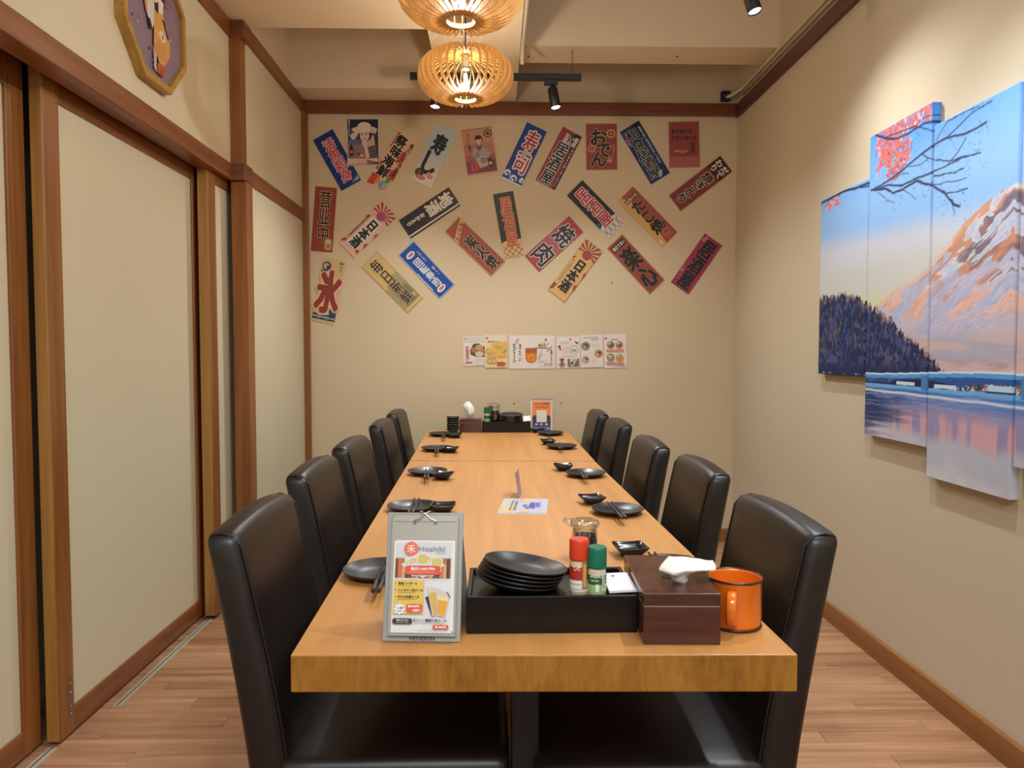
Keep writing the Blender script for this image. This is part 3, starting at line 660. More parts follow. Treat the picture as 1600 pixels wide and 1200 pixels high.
S.rect(.56, .355, .85, .385, (176, 110, 66)); S.ell(.735, .31, .075, .065, (190, 160, 120)); S.poly([(.66, .34), (.63, .24), (.70, .30)], (90, 60, 46)); S.poly([(.80, .33), (.74, .18), (.79, .26)], (120, 84, 60)); S.line([(.82, .30), (.87, .23)], .002, (90, 70, 60)); S.line([(.83, .46), (.93, .33)], .004, (70, 60, 58)); S.line([(.71, .42), (.70, .54), (.64, .66)], .002, (70, 60, 58))
S.line([(.74 + .08 * math.cos(i * .6), .68 + .11 * math.sin(i * .6)) for i in range(10)], .0015, (120, 112, 112)); S.line([(.68 + .06 * math.cos(i * .6), .74 + .09 * math.sin(i * .6)) for i in range(10)], .0015, (140, 132, 132))
S.ell(.80, .12, .022, .03, (190, 60, 56)); S.text('乾杯しよう', .90, .42, .95, .78, (70, 62, 62), bold=0.017); S.text('６００円', .77, .82, .94, .90, (160, 70, 60), vert=False, bold=0.017); S.line([(.62, .93), (.94, .93)], .0014, (150, 140, 134)); S.finish(o)
o, S = menu(E2, [(112, 130), (525, 118), (525, 685), (112, 690)], PAP, 'white menu sheet with a small teddy bear and round stamp, right of the beer sheet')
S.rect(.25, .30, .52, .55, (222, 190, 184)); S.ell(.60, .09, .05, .03, (190, 60, 56)); S.line([(.15, .17), (.58, .17)], .0014, (130, 118, 114)); S.line([(.15, .22), (.6, .22)], .0014, (120, 108, 104)); S.poly([(.78, .14), (.95, .2), (.92, .26), (.8, .2)], (130, 74, 64)); S.ell(.12, .32, .06, .05, (130, 70, 62)); S.ell(.16, .40, .04, .03, (120, 70, 60))
S.line([(.74 + .18 * math.cos(i * math.pi / 9), .42 + .13 * math.sin(i * math.pi / 9)) for i in range(19)], .0018, (110, 100, 100)); S.text('定番', .64, .40, .84, .47, (130, 120, 120), vert=False); S.line([(.2, .62), (.85, .62)], .0018, (130, 118, 114))
S.ell(.22, .74, .08, .055, (140, 84, 60)); S.ell(.15, .70, .03, .02, (140, 84, 60)); S.ell(.29, .70, .03, .02, (140, 84, 60)); S.ell(.22, .86, .08, .075, (150, 92, 66)); S.line([(.12, .85), (.06, .90)], .004, (110, 66, 50)); S.line([(.32, .85), (.38, .90)], .004, (110, 66, 50)); S.line([(.18, .92), (.14, .96)], .005, (110, 66, 50)); S.line([(.26, .92), (.29, .96)], .005, (110, 66, 50))
S.rect(.46, .70, .96, .94, (120, 108, 104)); S.poly([(.55, .70), (.9, .70), (.7, .94), (.6, .92)], (206, 196, 186)); S.ell(.66, .84, .06, .05, (90, 78, 60)); S.ell(.76, .76, .06, .04, (180, 160, 90)); S.finish(o)
o, S = menu(E2, [(535, 100), (940, 85), (940, 670), (550, 680)], PAP, 'white menu sheet with three round dish photos, second from the right', .0014)
S.text('本日のおすすめ', .14, .06, .80, .11, (90, 80, 78), vert=False); S.text('一品料理', .40, .13, .76, .17, (110, 100, 98), vert=False)
for cu, cv, r, c, c2 in ((.22, .34, .20, (140, 132, 122), (84, 84, 76)), (.80, .58, .18, (186, 140, 90), (120, 74, 46)), (.20, .75, .17, (176, 164, 148), (130, 90, 70))): S.ell(cu, cv, r, r * .68, c); S.ell(cu + .02, cv - .01, r * .55, r * .32, c2); S.ell(cu - .04, cv + .02, r * .3, r * .2, tuple(min(255, v + 30) for v in c))
for cv in (.30, .36, .56, .72, .78, .88): S.line([(.48, cv), (.86 if cv < .5 else .62, cv)], .0012, (150, 138, 132))
S.finish(o)
o, S = menu(E2, [(950, 90), (1355, 75), (1365, 680), (965, 685)], PAP, 'rightmost menu sheet with four dish photos above pink captions')
S.ell(.09, .12, .05, .032, (180, 60, 56)); S.text('季節の逸品', .32, .14, .62, .18, (110, 90, 86), vert=False)
for i, (cu, cv) in enumerate(((.30, .32), (.68, .32), (.28, .68), (.68, .70))):
    c = [(150, 130, 100), (186, 140, 96), (140, 132, 110), (196, 150, 72)][i]; c2 = [(96, 84, 60), (120, 74, 50), (180, 166, 130), (206, 130, 40)][i]
    S.ell(cu, cv, .17, .115, c); S.ell(cu, cv, .10, .06, c2); S.ell(cu - .05, cv - .04, .06, .035, (206, 192, 168))
    S.rect(cu - .20, cv + .13 + (.01 if i > 1 else 0), cu + .20, cv + .21 + (.01 if i > 1 else 0), (210, 140, 134)); S.line([(cu - .14, cv + .17), (cu + .12, cv + .17)], .0014, (170, 96, 92))
S.finish(o)
# ================================================================== OCTAGONAL PICTURE (left wall)
def octagon():
    cy, cz, ap = 2.785, 2.468, .246
    o = empty('octagonal_picture', (-1.275, cy, cz), 0, 'octagonal picture of a kimono figure on violet ground in a golden wooden frame, left wall', 'picture')
    M_gold = wood('golden_frame_wood', (150, 108, 38), (188, 144, 66), 'Y', 60, .4)
    R = ap / math.cos(math.pi / 8)
    def ring(r, x): return [Vector((x, r * math.cos(math.pi / 8 + i * math.pi / 4), r * math.sin(math.pi / 8 + i * math.pi / 4))) for i in range(8)]
    oi, of_, ii, ib = ring(R, 0.0), ring(R, .036), ring(R * .90, .036), ring(R * .90, .022)
    for i in range(8):
        j = (i + 1) % 8
        MB().raw([oi[i], oi[j], of_[j], of_[i], ii[i], ii[j], ib[i], ib[j], ring(R * .9, 0)[i], ring(R * .9, 0)[j]],
                 [(0, 1, 2, 3), (3, 2, 5, 4), (4, 5, 9, 8), (0, 8, 9, 1), (0, 3, 4, 8), (1, 9, 5, 2)]).build('frame_side', M_gold, o)
    mb = MB(); mb.prism([Vector((v.x - .003, v.y, v.z)) for v in ring(R * .905, .020)], (.003, 0, 0))
    pic = mb.build('picture_board', ink((132, 110, 124)), o)
    M = Matrix(((0, 0, 1), (1, 0, 0), (0, 1, 0))).to_4x4(); M.translation = (.0185, 0, 0)
    S = Sheet(ap * 1.8, ap * 1.8); S.t = .0018
    for i in range(26):
        a = random.uniform(0, 6.28); r = random.uniform(.28, .46); S.ell(.5 + r * math.cos(a), .5 + r * math.sin(a), random.uniform(.008, .02), random.uniform(.008, .016), random.choice([(150, 136, 164), (176, 166, 184), (112, 94, 112)]), 10)
    SK = (226, 206, 186); OR = (206, 148, 84); OR2 = (186, 120, 66)
    S.poly([(.40, .14), (.58, .10), (.70, .20), (.68, .34), (.62, .44), (.40, .44), (.34, .30)], (60, 36, 36))       # hair
    S.poly([(.44, .16), (.54, .14), (.60, .22), (.58, .34), (.50, .38), (.44, .30)], SK)                              # face
    S.poly([(.30, .20), (.42, .24), (.46, .42), (.42, .56), (.34, .52), (.28, .36)], OR)
    S.poly([(.36, .36), (.48, .36), (.50, .52), (.44, .62), (.36, .54)], (206, 198, 190))
    S.poly([(.56, .30), (.66, .32), (.62, .50), (.56, .48)], SK)
    S.poly([(.48, .44), (.64, .42), (.76, .60), (.76, .72), (.66, .84), (.56, .86), (.46, .72)], OR)
    S.poly([(.54, .60), (.62, .56), (.70, .62), (.62, .66)], (216, 190, 160)); S.ell(.625, .61, .022, .018, (150, 130, 120))
    S.poly([(.62, .46), (.66, .46), (.74, .58), (.72, .60)], (40, 28, 30)); S.poly([(.40, .55), (.44, .62), (.40, .64), (.36, .56)], (44, 30, 32)); S.poly([(.50, .40), (.55, .43), (.52, .46)], (44, 30, 32))
    S.poly([(.52, .86), (.64, .84), (.66, .93), (.58, .95), (.50, .94)], (170, 84, 46)); S.poly([(.45, .74), (.50, .80), (.49, .95), (.45, .92)], (190, 170, 160)); S.poly([(.57, .90), (.60, .90), (.60, .95), (.57, .95)], (120, 60, 50))
    for i in range(6): S.line([(.52 + .03 * i, .68), (.53 + .025 * i, .80)], .0018, OR2)
    S.line([(.63, .12), (.70, .20), (.72, .34)], .005, (120, 70, 50)); S.line([(.67, .10), (.76, .24)], .003, (150, 90, 60))
    S.finish(pic, M)
octagon()

# ================================================================== FIVE PART CANVAS (right wall)
_rng = np.random.RandomState(5); _tab = _rng.rand(256, 256)
def vn(x, y):
    xi = np.floor(x).astype(int); yi = np.floor(y).astype(int); fx = x - xi; fy = y - yi
    fx = fx * fx * (3 - 2 * fx); fy = fy * fy * (3 - 2 * fy)
    g = lambda a, b: _tab[a % 256, b % 256]
    return (g(xi, yi) * (1 - fx) + g(xi + 1, yi) * fx) * (1 - fy) + (g(xi, yi + 1) * (1 - fx) + g(xi + 1, yi + 1) * fx) * fy
def fbm(x, y, o=4):
    s = 0; a = .5; t = 0
    for i in range(o): s = s + a * vn(x + 17.3 * i, y + 9.1 * i); t += a; a *= .5; x = x * 2.03; y = y * 2.03
    return s / t
XC = 1.515
def cv(x, y): p = onx(x, y, XC); return (3.43 - p.y, p.z)         # along the print from its left edge, height
def L3(c): return np.array(lin(c))
def mixc(a, b, t): t = np.clip(t, 0, 1)[:, None]; return a * (1 - t) + b * t
def dist_poly(px, py, pts):
    d = np.full(px.shape, 9.0)
    for (x0, y0), (x1, y1) in zip(pts, pts[1:]):
        dx, dy = x1 - x0, y1 - y0; L = dx * dx + dy * dy + 1e-9
        t = np.clip(((px - x0) * dx + (py - y0) * dy) / L, 0, 1); d = np.minimum(d, np.hypot(px - x0 - t * dx, py - y0 - t * dy))
    return d
mt = [cv(*q) for q in ((1352, 492), (1368, 478), (1400, 452), (1440, 425), (1456, 411), (1480, 380), (1510, 345), (1540, 318), (1565, 298), (1585, 287))]
pk = mt[-1]
mt += [(pk[0] + .06, pk[1] - .004), (pk[0] + .14, pk[1] - .002), (pk[0] + .24, pk[1] - .05), (pk[0] + .40, pk[1] - .20), (pk[0] + .75, pk[1] - .42)]
hl = [(-.05, cv(1284, 466)[1])] + [cv(*q) for q in ((1284, 466), (1300, 463), (1320, 461), (1340, 463), (1356, 476), (1372, 486), (1392, 500), (1410, 520), (1428, 532), (1446, 552), (1462, 568), (1480, 586))] + [(2.2, cv(1480, 588)[1])]
z_sh = 1.117
branches = [(.0048, [(1362, 297), (1385, 291), (1410, 290), (1428, 280), (1455, 270)]), (.0058, [(1362, 297), (1382, 296), (1395, 302), (1410, 296), (1432, 282), (1458, 290), (1476, 302), (1490, 318), (1500, 322)]), (.0056, [(1362, 297), (1390, 282), (1415, 262), (1440, 240), (1458, 228), (1480, 214), (1510, 208), (1540, 192)]),
            (.0060, [(1366, 210), (1385, 217), (1402, 217), (1420, 208), (1445, 192), (1462, 188)]), (.0036, [(1385, 215), (1410, 204), (1430, 198), (1445, 200), (1456, 205)]), (.0034, [(1440, 240), (1460, 250), (1490, 250), (1510, 243)]), (.0038, [(1455, 270), (1480, 258), (1505, 246), (1532, 238)]), (.0030, [(1480, 258), (1495, 240), (1510, 215)]), (.0034, [(1480, 214), (1500, 195), (1520, 175), (1550, 157)]),
            (.0026, [(1462, 220), (1480, 190), (1500, 178), (1530, 165)]), (.0030, [(1456, 275), (1480, 272), (1506, 264)]), (.0026, [(1460, 288), (1490, 284), (1510, 278)]), (.0030, [(1478, 302), (1495, 300), (1512, 294)]), (.0022, [(1488, 316), (1492, 330), (1490, 338)]), (.0075, [(1283, 318), (1300, 309), (1316, 300), (1330, 296), (1345, 291), (1358, 285)]), (.004, [(1335, 293), (1346, 293), (1358, 290)]), (.0022, [(1420, 262), (1440, 256), (1452, 246)]), (.0022, [(1395, 282), (1408, 272), (1420, 272)]), (.0024, [(1430, 198), (1446, 182), (1460, 178)]), (.0020, [(1410, 296), (1424, 304), (1432, 312)]), (.0020, [(1372, 300), (1384, 312), (1396, 318)])]
branches = [(w, [cv(*q) for q in b]) for w, b in branches]
def step(x, a, b): t = np.clip((x - a) / (b - a), 0, 1); return t * t * (3 - 2 * t)
def paint(s, z):
    n1 = fbm(s * 9, z * 9); n2 = fbm(s * 40, z * 40, 3); n3 = fbm(s * 120, z * 120, 2)
    base = z_sh
    zz = z + (n1 - .5) * .03
    c = mixc(L3((206, 206, 172)), L3((200, 200, 196)), step(zz, 1.42, 1.52)); c = mixc(c, L3((200, 202, 214)), step(zz, 1.55, 1.66))
    c = mixc(c, L3((142, 186, 236)), step(zz + s * .05, 1.68, 1.80)); c = mixc(c, L3((78, 152, 240)), step(zz, 1.82, 2.14))
    # mountain, lit from the left, haze at its foot
    top = np.interp(s, [p[0] for p in mt], [p[1] for p in mt]); top = np.where(s < mt[0][0], -1, top) + (n2 - .5) * .008
    a = pk[0] - np.abs(s - pk[0]); al = a * .87 + z * .5; ac = -a * .5 + z * .87; h = (z - base) / (pk[1] - base)
    wob = (fbm(al * 5 + 4, ac * 12, 3) - .5) * .09
    r1 = fbm((ac + wob) * 24, al * 4.5 + 7, 5); r2 = fbm((ac + wob * .8) * 64 + 3, al * 13, 5); hor = fbm(s * 5 + 2, z * 46, 4)
    m = mixc(L3((176, 178, 206)), L3((190, 182, 200)), step(r1, .4, .6))
    m = mixc(m, L3((222, 172, 156)), step(r1, .53, .62) * step(h, .34, .46) * step(h, .86, .66))
    m = mixc(m, L3((198, 150, 138)), step(r2, .57, .66) * step(h, .42, .52) * step(h, .90, .70) * .7)
    sn = step(h + (r1 - .5) * .7, .60, .72); m = mixc(m, mixc(L3((182, 188, 214)), L3((222, 216, 216)), step(r2, .40, .58)), sn)
    rk = step(r2, .50, .56) * step(h + (r1 - .5) * .3, .52, .66); m = mixc(m, mixc(L3((196, 132, 98)), L3((96, 82, 106)), step(r1 + (s - pk[0]) * .8, .38, .52)), rk * .9)
    m = m * (.80 + .40 * fbm((ac + wob) * 150, al * 34, 3))[:, None]
    edge = step(top - z, .035, .008); m = mixc(m, L3((226, 190, 160)), edge * .7 * step(h, 1.0, .7))
    m = mixc(m, mixc(L3((172, 166, 184)), L3((198, 172, 170)), step(hor, .45, .60)), step(h, .36, .24)); m = mixc(m, mixc(L3((180, 136, 130)), L3((206, 172, 170)), step(hor, .42, .6)), step(h, .20, .10) * .8)
    c = np.where((top > z)[:, None], m, c)
    # far shore: trees and small houses
    sh = (z < base + .052 + (n2 - .5) * .05 + (n3 - .5) * .03) & (s >= hl[-4][0])
    c = np.where(sh[:, None], mixc(mixc(L3((52, 52, 82)), L3((120, 84, 84)), step(n2, .5, .6)), L3((216, 206, 206)), step(n3, .58, .66)), c)
    # wooded hill
    ht = np.interp(s, [p[0] for p in hl], [p[1] for p in hl]) + (fbm(s * 150, z * 30, 2) - .45) * .045
    tr = fbm(s * 90, z * 60, 4)
    hh = mixc(L3((22, 36, 76)), L3((52, 74, 122)), step(tr, .44, .64)); hh = mixc(hh, L3((104, 88, 92)), step(fbm(s * 40 + 5, z * 36, 4), .56, .66) * step(tr, .42, .54) * .7)
    hh = mixc(hh, L3((20, 36, 84)), step(z, base + .12, base + .03)); hh = mixc(hh, L3((190, 150, 110)), step(ht - z, .030, .004) * step(tr, .46, .6) * .7)
    hh = mixc(hh, L3((190, 206, 226)), (np.abs(z - base - .030) < .003) * step(fbm(s * 60, s * 0 + 3.3, 2), .62, .66) * .8)
    hh = hh * (.72 + .56 * fbm(s * 210, z * 120, 2))[:, None]
    c = np.where(((z < ht) & (s < hl[-2][0]))[:, None], hh, c)
    # lake
    w = base - z + (fbm(s * 12, z * 12, 2) - .5) * .006
    right = step(s, .52, .92)
    dk = mixc(L3((30, 66, 132)), L3((40, 58, 108)), step(w, .02, .09)); dk = mixc(dk, L3((86, 92, 138)), step(n1, .42, .62) * step(w, .10, .2))
    lt = mixc(L3((70, 120, 190)), L3((150, 140, 178)), step(w, .03, .09)); lt = mixc(lt, L3((208, 160, 170)), step(w, .07, .12) * step(fbm(s * 30, z * 3, 3), .36, .56)); lt = mixc(lt, L3((186, 186, 198)), step(w + (n1 - .5) * .06, .14, .20)); lt = mixc(lt, L3((206, 204, 210)), step(w + (n1 - .5) * .2, .24, .34))
    jag = w + (fbm(s * 3, z * 75, 4) - .5) * .26 + (s - .60) * .52
    wt = mixc(dk, mixc(lt, L3((206, 196, 206)), step(w, .12, .2) * (1 - right)), np.maximum(step(jag, .11, .24), right * step(w, .0, .03) * .9))
    rip = fbm(s * 8, z * 170, 3); wt = mixc(wt, L3((150, 160, 196)), step(rip, .56, .66) * step(w, .20, .04) * .5)
    wt = mixc(wt, L3((104, 170, 224)), step(w, .020, .010)); wt = mixc(wt, L3((224, 230, 236)), np.exp(-((w - .022 - .010 * s) / .0045) ** 2) * .9)
    c = np.where((w > 0)[:, None], wt, c)
    # bridge
    bz = base + .030 + .022 * step(s, .48, 1.2); on = s > .44
    arch = (z < bz) & (z > base + .004 + .022 * np.abs(np.sin((s - .62) * 7.2)) ** .5) & on & (s > .62); c = np.where(arch[:, None], L3((40, 84, 150)), c)
    c = np.where(((np.abs(z - bz) < .0085) & on)[:, None], L3((84, 152, 210)), c); c = np.where(((np.abs(z - bz - .0085) < .003) & on)[:, None], L3((206, 222, 236)), c)
    rail = (z < bz) & (z > base + .004) & (s > .44) & (s < .64) & ((s * 55) % 1 < .35); c = np.where(rail[:, None], L3((70, 120, 180)), c)
    for px_ in (.86, 1.36): c = np.where(((np.abs(s - px_) < .018) & (z < bz) & (z > base - .012))[:, None], L3((76, 124, 180)), c)
    for px_ in (.74, .98): c = np.where(((np.abs(s - px_) < .06) & (np.abs(z - base - .008) < .006))[:, None], L3((206, 218, 230)), c)
    bx, bzz = cv(1562, 611); c = np.where(((np.abs(s - bx) < .065) & (np.abs(z - bzz + .006) < .004))[:, None], L3((40, 50, 84)), c); c = np.where(((np.abs(s - bx) < .055) & (np.abs(z - bzz - .006) < .008))[:, None], L3((180, 206, 226)), c)
    hx, hz = cv(1298, 562); d1 = np.abs(s - hx - .01); c = np.where(((d1 < .05) & (z < hz + .03 - d1 * .5) & (z > hz - .014))[:, None], L3((66, 74, 140)), c)
    # maple boughs and leaves
    j1 = (fbm(s * 25, z * 25, 3) - .5) * .016
    lx, lz = cv(1392, 236); lf = ((s - lx) / .145) ** 2 + ((z - lz) / .125) ** 2 + (fbm(s * 22 + 2, z * 22, 3) - .5) * 2.2
    l2 = ((s - cv(1412, 196)[0]) / .22) ** 2 + ((z - cv(1412, 196)[1] - .01) / .055) ** 2 + (n2 - .5) * 2.6
    l3 = ((s - cv(1300, 316)[0]) / .085) ** 2 + ((z - cv(1300, 316)[1]) / .045) ** 2 + (n2 - .5) * 2.2
    lc = mixc(L3((170, 66, 66)), L3((228, 120, 104)), step(n3, .36, .62)); lc = mixc(lc, L3((206, 180, 206)), step(fbm(s * 60 + 9, z * 60, 2), .60, .66) * step(lf, .2, .6))
    c = np.where(((np.minimum(np.minimum(lf, l2), l3) < .62) & (n3 > .34))[:, None], lc, c)
    far_ = z > 1.66
    if far_.any():
        for wd, b in branches:
            i = np.where((s > min(p[0] for p in b) - .03) & (s < max(p[0] for p in b) + .03) & (z > min(p[1] for p in b) - .03) & (z < max(p[1] for p in b) + .03))[0]
            if len(i) == 0: continue
            d = dist_poly(s[i] + j1[i], z[i] + j1[i] * .5, b); c[i] = np.where((d < wd * .46)[:, None], L3((50, 50, 78)), mixc(c[i], np.broadcast_to(L3((70, 84, 130)), (len(i), 3)), step(d, wd * 1.1, wd * .46)))
        tn = np.abs(fbm(s * 26 + 5, z * 26, 4) - .5); dm = np.full(s.shape, 9.0)
        for wd, b in branches[:9]: dm = np.minimum(dm, dist_poly(s, z, b))
        c = np.where(((dm < .065) & (tn < .007))[:, None], mixc(c, np.broadcast_to(L3((74, 88, 136)), c.shape), np.full(s.shape, .75)), c)
    return c
M_canvas = bpy.data.materials.new('printed_canvas'); M_canvas.use_nodes = True
_nt = M_canvas.node_tree; _a = _nt.nodes.new('ShaderNodeAttribute'); _a.attribute_name = 'print'
_nt.links.new(_a.outputs['Color'], _nt.nodes['Principled BSDF'].inputs['Base Color'])
_nt.nodes['Principled BSDF'].inputs['Roughness'].default_value = .55; _nt.nodes['Principled BSDF'].inputs['Specular IOR Level'].default_value = .3
def canvas(y0, y1, z0, z1, label, cell=.0030, t=.03):
    """y0 far edge (left in view), y1 near edge"""
    nx = int((y0 - y1) / cell); nz = int((z1 - z0) / cell)
    gy = np.concatenate(([y0], np.linspace(y0, y1, nx + 1), [y1])); gz = np.concatenate(([z0], np.linspace(z0, z1, nz + 1), [z1]))
    Y, Z = np.meshgrid(gy, gz); X = np.full(Y.shape, XC); X[0, :] = X[-1, :] = XR - .0005; X[:, 0] = X[:, -1] = XR - .0005
    ny, nxx = Y.shape; V = np.stack([X, Y, Z], -1).reshape(-1, 3)
    idx = np.arange(ny * nxx).reshape(ny, nxx); F = np.stack([idx[:-1, :-1], idx[1:, :-1], idx[1:, 1:], idx[:-1, 1:]], -1).reshape(-1, 4)
    c = paint(3.43 - V[:, 1], V[:, 2])
    me = bpy.data.meshes.new('canvas_panel'); me.vertices.add(len(V)); me.loops.add(F.size); me.polygons.add(len(F))
    ctr = np.array([XR, (y0 + y1) / 2, z0]); me.vertices.foreach_set('co', (V - ctr).ravel())
    me.loops.foreach_set('vertex_index', F.ravel()); me.polygons.foreach_set('loop_start', np.arange(0, F.size, 4)); me.update(calc_edges=True); me.validate()
    at = me.color_attributes.new('print', 'FLOAT_COLOR', 'POINT'); at.data.foreach_set('color', np.concatenate([np.clip(c, 0, 1), np.ones((len(c), 1))], 1).astype(np.float32).ravel())
    me.materials.append(M_canvas); o = bpy.data.objects.new('canvas_panel', me); link(o); o.location = ctr
    tag(o, label, 'wall art', 'five part mountain lake canvas')
    return o
canvas(3.428, 3.000, 1.140, 1.945, 'leftmost and smallest canvas panel, dark wooded hill under blue sky')
canvas(2.984, 2.560, 0.905, 2.108, 'second canvas panel, red maple leaves above and hillside over dark water')
canvas(2.545, 2.128, 0.804, 2.022, 'third and lowest hanging canvas panel, snowy mountain flank, bridge and pale lake')
canvas(2.112, 1.690, 0.905, 2.108, 'fourth canvas panel, only a sliver at the right picture edge')

# ================================================================== HANGING LAMPS
M_rib = wood('lamp_plywood', (196, 146, 78), (226, 182, 112), 'Z', 80, .5)
M_ribd = wood('lamp_ring_plywood', (184, 132, 70), (220, 172, 104), 'X', 80, .5)
M_bulb = clear('bulb_glass', (1, .97, .92), .10)
M_cable = plain('grey_cable', (70, 58, 48), .6)
M_sock = plain('socket_white', (214, 200, 180), .4)
def lamp_proto(loc, label):
    o = empty('pendant_lamp', loc, 0, label, 'lamp', 'slatted wooden lamps over the table')
    # profile of a rib in (r, z), z = 0 at the bottom ring
    LT = .184; prof = []
    for i in range(15):
        a = -math.pi / 2 + math.pi * i / 14
        r = .056 + .158 * max(0, math.cos(a)) ** .78; prof.append((r, .088 + .100 * math.sin(a) * (1 if a < 0 else 1.02)))
    mb = MB(); w, t = .011, .0017
    V = []; F = []
    for i, (r, z) in enumerate(prof):
        p0 = prof[max(0, i - 1)]; p1 = prof[min(14, i + 1)]; d = Vector((p1[0] - p0[0], p1[1] - p0[1])).normalized(); n = Vector((d.y, -d.x))
        for s_ in (1, -1):
            for q in (1, -1): V.append((r + n.x * w * s_, q * t, z + n.y * w * s_))
    for i in range(14):
        b = i * 4
        for (p, q) in ((0, 1), (1, 3), (3, 2), (2, 0)): F.append((b + p, b + q, b + 4 + q, b + 4 + p))
    F += [(0, 2, 3, 1), (56, 57, 59, 58)]
    mb.raw(V, F); rib = mb.build('rib', M_rib, o); rm = rib.data
    for i in range(1, 36):
        r = bpy.data.objects.new('rib', rm); link(r, o); r.rotation_euler = (0, 0, 2 * math.pi * i / 36 + random.uniform(-.02, .02))
    MB().lathe([(.050, -.020), (.068, -.020), (.070, -.012), (.068, -.006), (.050, -.006), (.048, -.012), (.050, -.020)], 40).build('bottom_ring', M_ribd, o)
    MB().lathe([(.006, LT), (.064, LT), (.064, LT + .008), (.006, LT + .008), (.006, LT)], 40).build('top_ring', M_ribd, o)
    s = MB().lathe([(0, LT), (.016, LT), (.019, .176), (.019, .122), (.017, .118), (0, .118)], 20).build('lamp_socket', M_sock, o)
    MB().lathe([(.020, .124), (.0215, .122), (.0215, .119), (.018, .118)], 20).build('socket_collar', plain('socket_collar', (60, 54, 48), .4), s)
    b = MB().lathe([(.012, .120), (.014, .108), (.024, .080), (.031, .052), (.030, .034), (.020, .014), (0, .008)], 24).build('bulb', M_bulb, o)
    f = MB()
    for i in range(6):
        a = i * math.pi / 3; f.tube([(.005 * math.cos(a), .005 * math.sin(a), .098), (.013 * math.cos(a), .013 * math.sin(a), .038)], .0011, 5)
    f.build('filament', emit('filament_glow', (1, .86, .64), 60), b)
    t_ = MB(); t_.tube([(0, 0, LT + .006), (0, 0, ZS - loc[2])], .003, 8); t_.build('cable', M_cable, o)
    MB().lathe([(0, ZS - loc[2]), (.045, ZS - loc[2]), (.045, ZS - loc[2] - .02), (.035, ZS - loc[2] - .028), (0, ZS - loc[2] - .028)], 24).build('ceiling_rose', M_sock, o)
    return o
def bulb_light(loc, e):
    l = bpy.data.lights.new('pendant_bulb_light', 'POINT'); l.energy = e; l.color = (1, .92, .80); l.shadow_soft_size = .03
    q = bpy.data.objects.new('pendant_bulb_light', l); COL.objects.link(q); q.location = loc
far = ony(727.5, 153, 3.50); near = ony(720, 31, 2.62)
lp = lamp_proto((far.x, far.y, far.z + .012), 'slatted round wooden pendant lamp fully in view, the farther of the two')
bulb_light((far.x, far.y, far.z + .06), 5.0)
l2 = copy_tree(lp); l2.location = (near.x, near.y, near.z + .012)
l2['label'] = 'nearer slatted wooden pendant lamp, cut off by the top edge'
for ch in l2.children:
    if ch.name.startswith('cable') or ch.name.startswith('ceiling_rose'):
        pass
bulb_light((near.x, near.y, near.z + .06), 5.0)

# ================================================================== TRACK SPOTLIGHTS
M_blk = plain('black_metal', (30, 28, 30), .4, spec=.4)
M_face = emit('spot_face', (1, .97, .92), 26)
ZT = 2.745
a = ony(641, 129, 4.10); b = ony(908, 126, 4.10)
tr = MB().box(a.x, -.018, -.016, b.x, .018, .016, bev=.002).build('lighting_track', M_blk, None, loc=(0, 4.10, ZT)); tag(tr, 'black ceiling track hung on thin wires behind the lamps, near the back wall', 'lighting track')
for wx, top in ((ony(894, 100, 4.10).x, 2.895), (a.x + .08, ZS)):
    t = MB(); t.tube([(wx, 0, .014), (wx, 0, top - ZT)], .0022, 6); t.build('hanging_wire', M_cable, tr)
def spot_head(loc, aim, label, angle, power, drop=.095, rotz=0):
    """loc: point on the track underside"""
    o = empty('track_spotlight', loc, rotz, label, 'spotlight', None)
    MB().box(-.045, -.016, -.026, .030, .016, 0, bev=.003).build('track_adapter', M_blk, o)
    st = MB(); st.tube([(0, 0, -.024), (0, 0, -.044)], .007, 8); st.build('swivel_stem', M_blk, o)
    p = Vector((0, 0, -.044)); R = Matrix.Rotation(rotz, 4, 'Z'); d = (Vector(aim) - (Vector(loc) + p)).normalized(); d = (R.inverted().to_3x3() @ d)
    M = Matrix.Translation(p) @ d.to_track_quat('-Z', 'Y').to_matrix().to_4x4()
    MB().lathe([(0, .004), (.022, .004), (.0275, -.006), (.0275, -.112), (.0255, -.114), (.0245, -.104), (0, -.104)], 28, M=M).build('housing', M_blk, o)
    MB().lathe([(0, -.1075), (.0235, -.1075), (.0235, -.1055), (0, -.1055)], 24, M=M).build('lamp_face', M_face, o)
    q = R.to_3x3() @ (M @ Vector((0, 0, -.120))) + Vector(loc)
    spot('track_spot_light', q, Vector(q) + (R.to_3x3() @ d), power, angle)
    return o
h1 = ony(683, 131, 4.10).x; h2 = ony(863, 131, 4.10).x
spot_head((h1, 4.10, ZT - .016), (h1 - .25, 3.70, 0), 'black track spotlight half hidden behind the farther wooden lamp', 130, 42)
spot_head((h2, 4.10, ZT - .016), (h2 + .45, 3.70, 0), 'black track spotlight shining right of the wooden lamps, on the short track', 130, 42)
